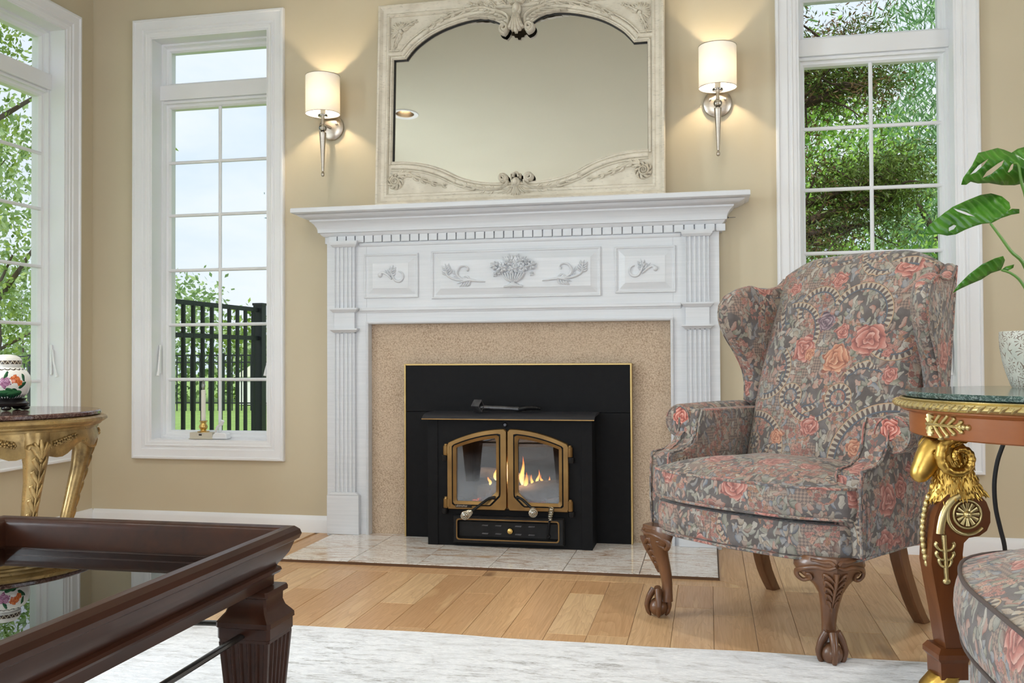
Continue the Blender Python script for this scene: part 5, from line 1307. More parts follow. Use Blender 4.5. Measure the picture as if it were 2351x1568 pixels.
def ctleg(x, y):
    def sq(h, z): c = h*.10; return [(x+a, y+b, z) for a, b in ((-h, -h+c), (-h+c, -h), (h-c, -h), (h, -h+c), (h, h-c), (h-c, h), (-h+c, h), (-h, h-c))]
    L = build(MB().loft([sq(h, z) for z, h in ((.357, .050), (.352, .052), (.345, .052), (.341, .044), (.325, .0435), (.312, .048), (.300, .058), (.294, .0625), (.284, .063), (.282, .060), (.260, .060), (.258, .058), (.252, .058))]), 'leg', M_cherry, ct, smooth=25)
    rings = []
    for z, h in ((.252, .0565), (.13, .047), (.02, .038), (.008, .038)):
        row = []
        for k in range(4):
            a = k*PI/2; ca, sa = math.cos(a), math.sin(a)
            pts = [(-h, -h)]; fw = 2*h*.86/5; st = -h*.86
            for i in range(5):
                p = st+fw*i; pts += [(p+fw*.08, -h), (p+fw*.28, -h+.0045), (p+fw*.72, -h+.0045), (p+fw*.92, -h)]
            row += [(x+u*ca-v*sa, y+u*sa+v*ca, z) for u, v in pts]
        rings.append(row)
    build(MB().loft(rings), 'fluted_shaft', M_cherry, L, smooth=20)
for x in (CX0+.073, CX1-.073):
    for y in (CY0+.073, CY1-.073): ctleg(x, y)
M_bar = mat('polished dark metal bar', srgb(96, 92, 90), .22, .9)
for x in (CX0+.073, CX1-.075):
    P = crom([(x, CY0+.10, .265), (x-.02 if x > -1.2 else x+.02, CY0+.42, .252), (x-.02 if x > -1.2 else x+.02, CY1-.42, .252), (x, CY1-.10, .268)], 24)
    build(MB().tube(P, [(.010, .006)]*24, 8, up=(0, 0, 1)), 'stretcher_bar', M_bar, ct)
for y in (CY0+.073, CY1-.073):
    build(MB().tube(crom([(CX0+.10, y, .275), (CX0+.3, y, .270), (CX1-.3, y, .270), (CX1-.10, y, .275)], 16), [(.010, .006)]*16, 8, up=(0, 0, 1)), 'stretcher_bar', M_bar, ct)

# ---------------------------------------------------------------- gilt side table with ginger jar
GT = (-2.305, 2.640); GZ = .682
gt = thing('gilt_side_table', 'antique gilt round side table with carved cabriole legs by the left window', 'side table', (GT[0], GT[1], 0))
build(MB().lathe([(0, GZ-.016), (.322, GZ-.016), (.327, GZ-.012), (.327, GZ-.004), (.322, GZ), (0, GZ)], (*GT, 0), 64), 'marble_top', M_redm, gt, smooth=30)
build(MB().lathe([(.30, GZ-.017), (.335, GZ-.017), (.345, GZ-.022), (.347, GZ-.030), (.338, GZ-.037), (.330, GZ-.040), (.326, GZ-.046), (.318, GZ-.050), (.318, GZ-.056), (.29, GZ-.056), (.30, GZ-.017)], (*GT, 0), 64), 'top_moulding', M_giltold, gt, smooth=30)
va = math.atan2(-GT[1], -GT[0])
legA = [va+math.radians(22.6)+k*PI/2 for k in range(4)]
rows = []
for k in range(97):
    a = legA[0]+2*PI*k/96; ph = ((k % 24)/24); low_ = GZ-.105-.030*abs(math.cos(PI*ph))**3+.012*math.cos(2*PI*ph*3)
    rows.append([(GT[0]+r*math.cos(a), GT[1]+r*math.sin(a), z) for r, z in ((.312, GZ-.054), (.315, GZ-.07), (.318, low_+.012), (.315, low_), (.300, low_), (.296, GZ-.054))])
build(MB().grid(rows, cv=True), 'apron', M_giltold, gt, smooth=40)
def gleg(a, fl):
    e = np.array((math.cos(a), math.sin(a), 0)); s = np.array((-math.sin(a), math.cos(a), 0)); c = np.array((*GT, 0.0))
    prof = [(GZ-.055, .300, .046), (GZ-.10, .312, .044), (GZ-.15, .312, .036), (GZ-.21, .300, .030), (GZ-.30, .276, .025), (GZ-.42, .246, .021), (GZ-.53, .232, .018), (GZ-.61, .238, .018), (GZ-.655, .262, .022), (.012, .276, .024), (.0, .276, .020)]
    rings = [[c+e*(r-.012+w*.9*math.cos(t))+s*w*math.sin(t)+np.array((0, 0, z)) for t in np.linspace(0, 2*PI, 15)[:-1]] for z, r, w in prof]
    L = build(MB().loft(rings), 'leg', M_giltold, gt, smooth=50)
    class LW(Plane):
        def p(self, u, z, h=0.0):
            r = np.interp(-z, [-p[0] for p in prof], [p[1] for p in prof]); w = np.interp(-z, [-p[0] for p in prof], [p[2] for p in prof])
            return c+e*(r-.012+w*.9*math.sqrt(max(0.05, 1-(u/(w*1.05))**2))+h)+s*u+np.array((0, 0, z))
    pl = LW((0, 0, 0), s, (0, 0, 1), e); mb = MB()
    for sg in (-1, 1):
        for k, z in enumerate((GZ-.16, GZ-.20, GZ-.245, GZ-.29, GZ-.335, GZ-.38, GZ-.425)):
            w = (.026-.002*k)*.75
            mb.stroke(pl, [(sg*.002, z-.012), (sg*w*.5, z+.006), (sg*w*.95, z+.022), (sg*w*.8, z+.030)], [.003, .007, .006, .002], [.007, .008, .004], n=8)
        for k in range(3): mb.stroke(pl, [(sg*.003, GZ-.135), (sg*(.010+.008*k), GZ-.108+.006*k), (sg*(.020+.008*k), GZ-.085-.010*k)], [.005, .008, .004], .009, n=8)
    mb.stroke(pl, [(0, GZ-.15), (0, GZ-.25), (0, GZ-.36), (0, GZ-.46)], [.004, .004, .003, .002], .007, n=14)
    mb.dome(pl, 0, GZ-.140, .007, .007, .008); mb.stroke(pl, [(0, GZ-.132), (0, GZ-.10), (0, GZ-.076)], [.006, .009, .004], .010, n=8)
    build(mb, 'carved_foliage', M_giltold, L, smooth=50)
    # apron flowers either side of the knee
    for sg in (-1, 1):
        fm = MB()
        for k in range(4):
            aa = a+sg*(.20+.055*k); q = c+np.array((math.cos(aa), math.sin(aa), 0))*.317+np.array((0, 0, GZ-.092+.004*k))
            pl2 = Plane(q, (-math.sin(aa), math.cos(aa), 0), (0, 0, 1), (math.cos(aa), math.sin(aa), 0))
            leaf(fm, pl2, 0, 0, .3 if sg > 0 else 2.8, .030, .012, .008, 2)
            for j in range(5): fm.dome(pl2, -.008+.006*math.cos(j*1.256), .006*math.sin(j*1.256), .005, .005, .008)
        build(fm, 'apron_flowers', M_giltold, L, smooth=50)
for k, a in enumerate(legA): gleg(a, k)
# ginger jar
JC = atD(14, 900, 3.12); JX, JY = JC.x, JC.y
jar = thing('ginger_jar', 'white porcelain ginger jar painted with peonies on a dark stand', 'jar', (JX, JY, GZ))
st = build(MB().lathe([(0, .012), (.055, .012), (.066, .016), (.070, .024), (.062, .030), (.058, .034), (.064, .040), (0, .040)], (JX, JY, GZ), 32), 'stand', M_blackwood, jar, smooth=30)
for k in range(5):
    a = k*2*PI/5+.4; build(MB().ell((JX+.058*math.cos(a), JY+.058*math.sin(a), GZ+.0085), (.016, .016, .0085), 10, 7), 'stand_foot', M_blackwood, st)
def f_jar(g, b):
    x, y, z = g.sep(g.coord()); a = g.m('ARCTAN2', y, x)
    uv = g.comb(g.m('MULTIPLY', a, .072), z, 0); d = g.vm('ADD', uv, g.vm('SCALE', g.vm('SUBTRACT', g.noise(uv, 60, 2, .5, out='Color'), (.5, .5, .5)), scale=.008))
    c = srgb(240, 238, 232)
    a0 = math.atan2(-JY, -JX)*.072
    for du, dz, ang, L in ((-.052, .080, .9, .03), (-.02, .062, .2, .03), (.0, .120, 1.2, .025), (.03, .064, 2.6, .032), (.05, .085, .7, .03), (.012, .068, -.3, .03), (-.04, .118, 1.9, .03), (.055, .11, 1.5, .024), (-.005, .058, .0, .05), (.028, .056, .2, .05), (-.034, .057, .1, .045)):
        q = g.vm('SUBTRACT', d, (a0+du, dz, 0)); qx, qy, _ = g.sep(q)
        u = g.m('ADD', g.m('MULTIPLY', qx, math.cos(ang)), g.m('MULTIPLY', qy, math.sin(ang))); w = g.m('SUBTRACT', g.m('MULTIPLY', qy, math.cos(ang)), g.m('MULTIPLY', qx, math.sin(ang)))
        f_ = g.m('ADD', g.m('POWER', g.m('DIVIDE', u, L*.55), 2.0), g.m('POWER', g.m('DIVIDE', w, L*.24), 2.0))
        col = g.mix(g.ramp(w, [(.0, 0.0), (.004, 1.0)]), srgb(24, 74, 48), srgb(58, 122, 76)); c = g.mix(g.ramp(f_, [(.9, 1.0), (1.0, 0.0)]), c, col)
    c = g_rose(g, d, (a0-.004, .094, 0), .021, .4, MAUVE, c); c = g_rose(g, d, (a0+.026, .104, 0), .017, 1.0, ORANGE, c); c = g_rose(g, d, (a0+.040, .093, 0), .012, 2.0, ORANGE, c); c = g_rose(g, d, (a0-.05, .10, 0), .018, 2.0, MAUVE, c)
    teeth = g.m('SINE', g.m('MULTIPLY', a, 42.0))
    c = g.mix(g.m('MULTIPLY', g.ramp(z, [(.0425, 1.0), (.0545, 1.0), (.0546, 0.0)]), g.ramp(teeth, [(.0, 0.0), (.3, 1.0)])), c, srgb(30, 50, 42))
    c = g.mix(g.m('MULTIPLY', g.m('LESS_THAN', g.m('ABSOLUTE', g.m('SUBTRACT', z, g.m('ADD', .1395, g.m('MULTIPLY', g.m('ABSOLUTE', g.m('SINE', g.m('MULTIPLY', a, 10.0))), -.004)))), .0016), 1.0), c, srgb(70, 56, 44))
    g.put(b.inputs['Base Color'], c)
M_jar = mat('painted porcelain', rough=.1, fn=f_jar)
def f_lid(g, b):
    x, y, z = g.sep(g.coord()); a = g.m('ARCTAN2', y, x); zz = g.m('PINGPONG', g.m('MULTIPLY', a, 3.2), .5)
    band = g.m('MULTIPLY', g.m('GREATER_THAN', z, .1545), g.m('LESS_THAN', z, .1665)); t = g.m('MULTIPLY', g.m('SUBTRACT', z, .1545), 42.0)
    k = g.m('LESS_THAN', g.m('ABSOLUTE', g.m('SUBTRACT', zz, t)), .10); c = g.mix(band, srgb(238, 236, 230), g.mix(k, srgb(74, 62, 54), srgb(196, 184, 164)))
    g.put(b.inputs['Base Color'], c)
M_lid = mat('banded porcelain lid', rough=.12, fn=f_lid)
build(MB().lathe([(0, .0405), (.046, .0405), (.055, .044), (.066, .058), (.0735, .080), (.0755, .098), (.072, .116), (.062, .132), (.048, .142), (.043, .1455), (.043, .149), (0, .149)], (JX, JY, GZ), 56), 'jar_body', M_jar, jar, smooth=50)
build(MB().lathe([(0, .149), (.047, .149), (.048, .152), (.047, .168), (.042, .177), (.030, .184), (.014, .187), (0, .1875)], (JX, JY, GZ), 48), 'lid', M_lid, jar, smooth=50)

# ---------------------------------------------------------------- electric window candle on the left sill
SX = atY(467, 1000, 4.318).x; SZ = .4445
cd = thing('electric_candle', 'electric window candle with brass cup on the window sill', 'candle lamp', (SX, 4.318, SZ))
build(MB().box(SX-.062, SX+.062, 4.292, 4.345, SZ, SZ+.034).box(SX-.067, SX+.067, 4.288, 4.349, SZ, SZ+.004), 'base', M_beige, cd, smooth=0, bevel=.002)
build(MB().lathe([(0, .034), (.030, .034), (.030, .038), (.016, .041), (.014, .046), (.021, .055), (.022, .064), (.016, .075), (.014, .080), (.022, .092), (.020, .092), (0, .080)], (SX, 4.318, SZ), 24), 'brass_cup', M_brass, cd)
build(MB().lathe([(0, .078), (.0115, .078), (.0115, .246), (.009, .249), (0, .249)], (SX, 4.318, SZ), 18), 'candle_tube', M_candle, cd)
build(MB().lathe([(0, .249), (.006, .249), (.008, .258), (.0105, .270), (.008, .284), (.003, .297), (0, .300)], (SX, 4.318, SZ), 16), 'bulb', M_crystal, cd)
build(MB().box(SX-.010, SX+.006, 4.2905, 4.293, SZ+.018, SZ+.026), 'switch', M_dark, cd, smooth=0)

# ---------------------------------------------------------------- round console table with ram heads
TC = np.array((.821, 2.268, 0.0)); TZ = .770
rt = thing('ram_head_table', 'round mahogany table with green marble top and gilt ram head legs', 'table', (TC[0], TC[1], 0))
c3 = (TC[0], TC[1], 0)
build(MB().lathe([(0, TZ-.014), (.376, TZ-.014), (.382, TZ-.011), (.384, TZ-.005), (.380, TZ), (0, TZ)], c3, 96), 'marble_top', M_greenm, rt, smooth=30)
build(MB().lathe([(.33, TZ-.0145), (.386, TZ-.0145), (.389, TZ-.0165), (.387, TZ-.019), (.36, TZ-.019), (.33, TZ-.0145)], c3, 96), 'rope_edge', M_ormolu, rt, smooth=30)
rim = MB().lathe([(.34, TZ-.019), (.388, TZ-.019), (.398, TZ-.024), (.400, TZ-.030), (.392, TZ-.037), (.34, TZ-.037), (.34, TZ-.019)], c3, 96)
for k in range(110):
    a = 2*PI*k/110; q = TC+np.array((math.cos(a), math.sin(a), 0))*.396+np.array((0, 0, TZ-.028))
    pl = Plane(q, (-math.sin(a), math.cos(a), 0), (0, 0, 1), (math.cos(a), math.sin(a), 0))
    rim.stroke(pl, [(-.008, -.006), (0, .001), (.009, .006)], [.002, .0055, .002], [.004, .008, .003], n=5, k=5)
build(rim, 'gilt_rim', M_ormolu, rt, smooth=50)
build(MB().lathe([(.30, TZ-.0375), (.386, TZ-.0375), (.387, TZ-.041), (.380, TZ-.045), (.370, TZ-.047), (.367, TZ-.049), (.366, TZ-.095), (.362, TZ-.098), (.24, TZ-.098), (.24, TZ-.0375), (.30, TZ-.0375)], c3, 96), 'apron', M_mahog, rt, smooth=30)
def tframe(ang): return np.array((math.cos(ang), math.sin(ang), 0)), np.array((-math.sin(ang), math.cos(ang), 0))
A0 = math.atan2(-.207, -.978)
def ram_leg(ang):
    e, tn = tframe(ang)                                       # e outward, tn tangential
    Q = lambda s, z, w=0.0: TC+e*s+tn*w+np.array((0, 0, z))
    poly = [(.3375, .215), (.349, .294), (.359, .351), (.367, .399), (.364, .457), (.358, .500), (.348, .528), (.330, .548), (.308, .560), (.285, .561), (.262, .550), (.246, .532), (.238, .510), (.238, .488), (.246, .470), (.262, .459), (.285, .455), (.296, .444), (.299, .420), (.299, .361), (.302, .215)]
    L = build(MB().loft([[Q(s, z, w) for s, z in poly] for w in (-.030, -.027, .027, .030)]), 'leg', M_mahogd, rt, smooth=30)
    build(MB().loft([[Q(s, z, w) for s, w in ((.292, -h), (.348+d, -h), (.348+d, h), (.292, h))] for z, h, d in ((.217, .033, .002), (.205, .040, .010), (.195, .040, .010), (.186, .034, .003), (.150, .034, .002))]), 'collar', M_mahogd, L, smooth=20)
    P = [(.325, .155), (.345, .13), (.352, .09), (.345, .05), (.350, .02), (.352, .0)]
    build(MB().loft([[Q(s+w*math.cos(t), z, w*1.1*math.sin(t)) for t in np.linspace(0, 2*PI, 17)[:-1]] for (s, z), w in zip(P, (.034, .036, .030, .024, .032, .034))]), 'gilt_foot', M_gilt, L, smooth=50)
    # volute mounts on both sides
    for sd in (-1, 1):
        pl = Plane(Q(0, 0, sd*.030), e, (0, 0, 1), tn*sd); mb = MB()
        for k in range(12):
            a = 2*PI*k/12; mb.stroke(pl, [(.289+.008*math.cos(a), .506+.008*math.sin(a)), (.289+.025*math.cos(a), .506+.025*math.sin(a))], [.003, .006], [.004, .006], n=4, k=5)
        mb.dome(pl, .289, .506, .009, .009, .010); mb.stroke(pl, [(.289+.030*math.cos(a), .506+.030*math.sin(a)) for a in np.linspace(0, 2*PI, 25)], .003, .005, n=40)
        mb.stroke(pl, [(.289+.043*math.cos(a), .506+.043*math.sin(a)) for a in np.linspace(-2.4, 1.2, 14)]+[(.322, .535), (.338, .510), (.345, .482), (.347, .464)], [.003, .004, .005, .006, .008, .010], .007, n=44)
        for sg in (-1, 1):
            for z, L_ in ((.440, .020), (.420, .019), (.405, .013)): mb.stroke(pl, [(.338, z-.012), (.338+sg*L_*.6, z-.010), (.338+sg*L_, z), (.338+sg*L_*.85, z+.006)], [.004, .003, .004, .0045], .006, n=10)
        mb.stroke(pl, [(.340, .462), (.338, .42), (.336, .38), (.335, .365)], [.006, .005, .005, .004], .007, n=12); mb.dome(pl, .335, .362, .009, .008, .007)
        build(mb, 'gilt_side_mount', M_ormolu, L, smooth=50)
    mb = MB()
    for k in range(12): mb.ell(tuple(Q(.372-.0006*(k-5)**2*.6, .395+.013*k)), (.007, .007, .0085), 8, 6)
    build(mb, 'gilt_bead_edge', M_ormolu, L, smooth=50)
    # ram's head: one continuous neck-to-muzzle form
    path = [(.297, .538, .066, .034), (.299, .556, .056, .034), (.302, .584, .044, .034), (.306, .616, .040, .034), (.318, .644, .036, .033), (.338, .645, .034, .030), (.354, .628, .031, .027), (.366, .608, .026, .023), (.376, .591, .0225, .021), (.381, .580, .017, .017), (.384, .573, .006, .007)]
    C_ = crom([(a, b) for a, b, _, _ in path], 31); T = np.gradient(C_, axis=0); T /= np.linalg.norm(T, axis=1)[:, None]
    ra = np.interp(np.linspace(0, 1, 31), np.linspace(0, 1, len(path)), [p[2] for p in path]); rb = np.interp(np.linspace(0, 1, 31), np.linspace(0, 1, len(path)), [p[3] for p in path])
    rings = []
    for i in range(31):
        nx_, nz2 = -T[i][1], T[i][0]
        rings.append([Q(C_[i][0]+nx_*ra[i]*math.cos(t), C_[i][1]+nz2*ra[i]*math.cos(t), rb[i]*math.sin(t)) for t in np.linspace(0, 2*PI, 21)[:-1]])
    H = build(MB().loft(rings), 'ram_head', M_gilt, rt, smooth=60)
    for sd in (-1, 1):
        pts = []; rad = []
        for k, t in enumerate(np.linspace(0, 1, 60)):
            a = 2.0-2*PI*1.4*t; r = .047-.037*t
            pts.append(Q(.312+r*math.cos(a), .630+r*math.sin(a), sd*(.042+.010*t))); rad.append((.0135-.0080*t)*(1+.10*math.sin(k*2.1)))
        build(MB().tube(pts, rad, 9), 'horn', M_gilt, H, smooth=60)
        ear = MB(); ear.stroke(Plane(Q(.318, .655, sd*.030), e*.6+np.array((0, 0, .2)), np.array((0, 0, 1)), tn*sd), [(0, 0), (-.012, .008), (-.03, .012)], [.005, .009, .002], .010, n=8); build(ear, 'ear', M_gilt, H, smooth=50)
        ey = MB().ell(tuple(Q(.353, .638, sd*.0265)), (.0065, .0065, .0055), 10, 8); ey.tube([Q(.353+.009*math.cos(a), .639+.006*math.sin(a), sd*.028) for a in np.linspace(0, 2*PI, 17)[:-1]], .0016, 6, closed=True); build(ey, 'eye', M_gilt, H)
        build(MB().ell(tuple(Q(.3845, .584, sd*.011)), (.004, .004, .003), 8, 6), 'nostril', M_gilt, H)
    wl = MB(); rg = random.Random(2)
    for k in range(420):
        jj = rg.randrange(20); i = rg.randrange(1, 11); f_ = rg.random(); q = np.array(rings[i][jj])*(1-f_)+np.array(rings[i][(jj+1) % 20])*f_
        q2 = np.array(rings[i-1][jj])*(1-f_)+np.array(rings[i-1][(jj+1) % 20])*f_; d_ = (q2-q); d_ /= np.linalg.norm(d_)+1e-9; sd_ = tn*rg.uniform(-.4, .4)
        wl.tube([q, q+(d_+sd_)*.006+(q-Q(.302, .58))*.03, q+(d_+sd_*1.6)*.013], [.0008, .0020, .0006], 5)
    build(wl, 'wool_fringe', M_gilt, H, smooth=60)
    # apron palmette mount above the leg, turned toward the left front
    mb = MB(); aa = ang+.17
    for base in (0.0,):
        def PA(u, z, h=0.0):
            b_ = aa+u/.366; return TC+np.array((math.cos(b_), math.sin(b_), 0))*(.366+h)+np.array((0, 0, z))
        class AP(Plane):
            def p(self, u, v, h=0.0): return PA(u, v, h)
        pl = AP((0, 0, 0), (1, 0, 0), (0, 0, 1), (0, 0, 0)); zc = TZ-.068
        for k in range(14):
            a = 2*PI*k/14; mb.stroke(pl, [(-.030+.004*math.cos(a), zc+.006*math.sin(a)), (-.030+.013*math.cos(a), zc+.026*math.sin(a))], [.003, .006], [.006, .007], n=5, k=5)
        for sg in (-1, 1):
            for k in range(4): mb.stroke(pl, [(-.014+.022*k, zc), (-.002+.022*k, zc+sg*(.014-.002*k)), (.010+.020*k, zc+sg*(.026-.005*k)), (.004+.020*k, zc+sg*(.030-.006*k))], [.003, .004, .004, .003], .007, n=10)
        mb.stroke(pl, [(-.03, zc), (.02, zc), (.075, zc)], [.006, .004, .004], .008, n=14)
        for u in (.066, .074, .084): mb.dome(pl, u, zc, .006, .007, .008)
    build(mb, 'gilt_palmette', M_ormolu, rt, smooth=50)
for k in range(3): ram_leg(A0+k*2*PI/3)

# ---------------------------------------------------------------- potted monstera on the table
PX, PY = .779, 2.495
pot = thing('potted_monstera', 'monstera plant in a carved pale ceramic pot on the marble table', 'potted plant', (PX, PY, TZ))
pr_ = [(.046, .0), (.050, .006), (.060, .035), (.068, .065), (.0735, .100), (.0745, .125), (.074, .138), (.070, .139), (.068, .130), (.066, .10), (.0, .10)]
pm = MB().lathe([(0, 0)]+pr_, (PX, PY, TZ), 64); po = build(pm, 'pot', M_pot, pot, smooth=40)
uvl = po.data.uv_layers.new(name='UVMap')
for lp in po.data.loops:
    v = po.data.vertices[lp.vertex_index].co; uvl.data[lp.index].uv = (math.atan2(v.y, v.x)*.07+.3, v.z)
build(MB().lathe([(0, .108), (.05, .107), (.066, .103)], (PX, PY, TZ), 24), 'soil', M_soil, pot)
def mleaf(outline, holes, D, bend, lobe=None):
    """leaf blade from its outline: triangulated, curved in depth, thickened"""
    def dens(P, closed=True):
        out = []; n = len(P)
        for i in range(n):
            a, b = np.array(P[i], float), np.array(P[(i+1) % n], float); m = max(1, int(np.linalg.norm(b-a)/9))
            out += [tuple(a+(b-a)*k/m) for k in range(m)]
        return out
    mb = MB()
    for out, hs, bd in [(outline, holes, bend)]+([(lobe[0], [], lobe[1])] if lobe else []):
        out = dens(out); hs = [dens(h) for h in hs]
        X = [p[0] for p in out]; Y = [p[1] for p in out]
        def ins(poly, x, y):
            c = False; j = len(poly)-1
            for i in range(len(poly)):
                a, b = poly[i], poly[j]
                if (a[1] > y) != (b[1] > y) and x < (b[0]-a[0])*(y-a[1])/(b[1]-a[1])+a[0]: c = not c
                j = i
            return c
        pts = list(out); E_ = [(i, (i+1) % len(out)) for i in range(len(out))]
        for h in hs:
            b0 = len(pts); pts += h; E_ += [(b0+i, b0+(i+1) % len(h)) for i in range(len(h))]
        for gx in np.arange(min(X), max(X), 11):
            for gy in np.arange(min(Y), max(Y), 11):
                if ins(out, gx, gy) and not any(ins(h, gx, gy) for h in hs): pts.append((gx, gy))
        v, e, f, *_ = delaunay_2d_cdt([Vector(p) for p in pts], E_, [], 0, 1e-5)
        F = [t for t in f if ins(out, sum(v[i].x for i in t)/3, sum(v[i].y for i in t)/3) and not any(ins(h, sum(v[i].x for i in t)/3, sum(v[i].y for i in t)/3) for h in hs)]
        mb.add([atD(q.x, q.y, D+bd(q.x, q.y)) for q in v], [tuple(t) for t in F])
    o = build(mb, 'leaf', M_plant, pot, smooth=80, recalc=False, solid=.0012)
    uvl = o.data.uv_layers.new(name='UVMap')
    for lp in o.data.loops:
        c = o.data.vertices[lp.vertex_index].co; uvl.data[lp.index].uv = (c.x*3-c.y, c.z*3)
    return o
def stem(P, r0, r1):
    Q = crom([tuple(atD(px, py, D)) for px, py, D in P], 22); build(MB().tube(Q, np.linspace(r0, r1, 22), 8), 'stem', M_stem, pot)
mleaf([(2120, 536), (2135, 515), (2160, 495), (2187, 475), (2220, 460), (2250, 448), (2275, 444), (2300, 451), (2317, 465), (2320, 478), (2310, 492), (2290, 503), (2275, 512), (2255, 514), (2235, 520), (2215, 528), (2195, 538), (2175, 541), (2155, 537), (2138, 540)],
      [[(2186, 477), (2216, 486), (2241, 498), (2220, 494), (2198, 486)], [(2178, 523), (2190, 516), (2196, 518), (2190, 526), (2178, 531)]], 2.26,
      lambda x, y: -.10*((2272-x)/150)**1.0*(1 if x < 2272 else 0)+.05*abs((y-505)/60)**1.5*(1 if y < 505 else -.5),
      ([(2275, 513), (2298, 494), (2324, 479), (2340, 480), (2340, 490), (2322, 493), (2298, 501)], lambda x, y: .03+.0006*(x-2275)))
mleaf([(2207, 424), (2212, 408), (2232, 380), (2246, 351), (2260, 348), (2275, 344), (2290, 340), (2305, 344), (2322, 351), (2336, 342), (2362, 335), (2402, 345), (2424, 380), (2404, 410), (2362, 417), (2330, 425), (2300, 425), (2270, 420), (2245, 421), (2228, 417), (2218, 424)],
      [[(2226, 402), (2246, 380), (2270, 364), (2258, 380), (2240, 396)], [(2254, 410), (2265, 394), (2290, 376), (2306, 367), (2300, 380), (2276, 400)], [(2313, 395), (2321, 379), (2328, 374), (2325, 388), (2317, 396)]], 2.30,
      lambda x, y: -.12*abs((x-2330)/120)**1.6+.06*((y-380)/50)**2)
mleaf([(2188, 672), (2200, 655), (2225, 630), (2255, 607), (2285, 593), (2303, 588), (2307, 597), (2302, 611), (2297, 620), (2275, 627), (2252, 642), (2230, 651), (2206, 662)], [], 2.28,
      lambda x, y: -.10*((2298-x)/110)+.0012*(y-620-(2298-x)*.38), ([(2298, 621), (2309, 612), (2328, 607), (2326, 615), (2311, 623)], lambda x, y: .02+.0006*(x-2298)))
stem([(2372, 772, 2.28), (2378, 700, 2.28), (2352, 610, 2.27), (2322, 578, 2.26), (2298, 545, 2.26), (2274, 513, 2.26)], .005, .003)
stem([(2368, 772, 2.28), (2364, 690, 2.28), (2345, 648, 2.28), (2322, 628, 2.28), (2299, 620, 2.28)], .0045, .0026)
stem([(2374, 772, 2.28), (2372, 620, 2.29), (2358, 470, 2.30), (2345, 418, 2.29), (2338, 380, 2.29), (2328, 376, 2.30)], .005, .003)
# ---------------------------------------------------------------- lamp cord
Q = crom([tuple(atD(*p)) for p in ((2304, 1018, 2.42), (2290, 1060, 2.43), (2283, 1110, 2.44), (2286, 1165, 2.46), (2297, 1215, 2.48), (2306, 1252, 2.50), (2318, 1330, 2.54))]+[(.86, 2.72, .006), (1.2, 2.9, .006), (1.8, 3.4, .006)], 60)
tag(build(MB().tube(Q, .0058, 8), 'lamp_cord', M_cord), 'black lamp cord hanging down behind the ram head table', 'cord')

# ---------------------------------------------------------------- matching ottoman, bottom right
ot = thing('ottoman', 'matching floral tapestry upholstered seat cropped by the bottom right corner', 'ottoman', (.75, 1.6, .008))
oc = [(.426, 1.18), (.414, 1.72), (.478, 1.94), (.66, 2.02), (1.10, 2.02), (1.10, 1.18)]
om, oo = pillow(rounded(oc, [.08, .22, .20, .2, .08, .08]), .352, .466, .064, .034)
oc_ = build(om, 'seat_cushion', M_tap, ot, uv=True, smooth=60, uvoff=(.1, .6))
mb = MB()
for z, k in ((.354, 1.0), (.466, 1.004)): mb.tube([(.77+(x-.77)*k, 1.6+(y-1.6)*k, z) for x, y in oo], .0038, 8, closed=True)
build(mb, 'piping', M_pipingd, oc_, smooth=60)
om2, oo2 = pillow(rounded([(.434, 1.20), (.424, 1.70), (.488, 1.91), (.67, 2.0), (1.09, 2.0), (1.09, 1.20)], [.08, .2, .2, .2, .08, .08]), .215, .346, .002, .006)
build(om2, 'upholstered_rail', M_tap, ot, uv=True, smooth=60)
for x, y in ((.56, 1.75), (1.02, 1.92), (.54, 1.26), (1.02, 1.26)):
    build(MB().lathe([(0, .008), (.018, .008), (.024, .02), (.020, .04), (.028, .12), (.036, .2125), (0, .2125)], (x, y, 0), 18), 'leg', M_walnut, ot)
# ---------------------------------------------------------------- outdoors
GZ0 = -.25
gb = MB(); n = 40
gb.grid([[(x, y, GZ0-.02+.05*math.sin(x*.3)*math.sin(y*.23)*(1 if y > 8 else 0)) for y in np.linspace(4.47, 60, n)] for x in np.linspace(-45, 40, n)])
gb.grid([[(x, y, GZ0-.02) for y in np.linspace(-20, 4.47, 6)] for x in (-45, -3.335)])
g_ = build(gb, 'ground', M_lawn, smooth=60); g_['kind'] = 'structure'
def fence(name, label, p, q, top, rails, sp, wp_, posts, dep):
    t = thing(name, label, 'fence', (p[0], p[1], GZ0))
    d = np.array((q[0]-p[0], q[1]-p[1], 0.0)); L = np.linalg.norm(d); d /= L; a = math.atan2(d[1], d[0])
    nrm = np.array((-d[1], d[0], 0)); P0 = np.array((p[0], p[1], 0.0))
    for z in rails:
        b = MB(); h = wp_*1.5
        c = [P0+nrm*o+np.array((0, 0, z+k)) for o, k in ((-h*.6, -h), (h*.6, -h), (h*.6, h), (-h*.6, h))]
        build(b.loft([c, [x+d*L for x in c]]), 'rail', M_fence, t, smooth=0)
    src = None
    for k in range(int(L/sp)):
        pos = (d*(sp*(k+.5)))
        if src is None:
            src = build(MB().box(-wp_, wp_, -wp_, wp_, -.04, top-GZ0), 'picket', M_fence, t, smooth=0, local=True); src.location = tuple(pos); src.rotation_euler = (0, 0, a)
        else: piece(src, 'picket', t, tuple(pos), a)
    for s in posts:
        c = P0+d*s; w = wp_*3.4
        po_ = build(MB().box(c[0]-w, c[0]+w, c[1]-w, c[1]+w, GZ0-.05, top+.03), 'post', M_fence, t, smooth=0)
        build(MB().box(c[0]-w*1.15, c[0]+w*1.15, c[1]-w*1.15, c[1]+w*1.15, top+.03, top+.045), 'post_cap', M_fence, po_, smooth=0)
fence('garden_fence', 'black metal picket fence close outside the narrow left window', (-2.88, 4.56), (-2.88, 5.60), 1.17, (1.17, .985, -.12), .102, .009, (1.06,), 0)
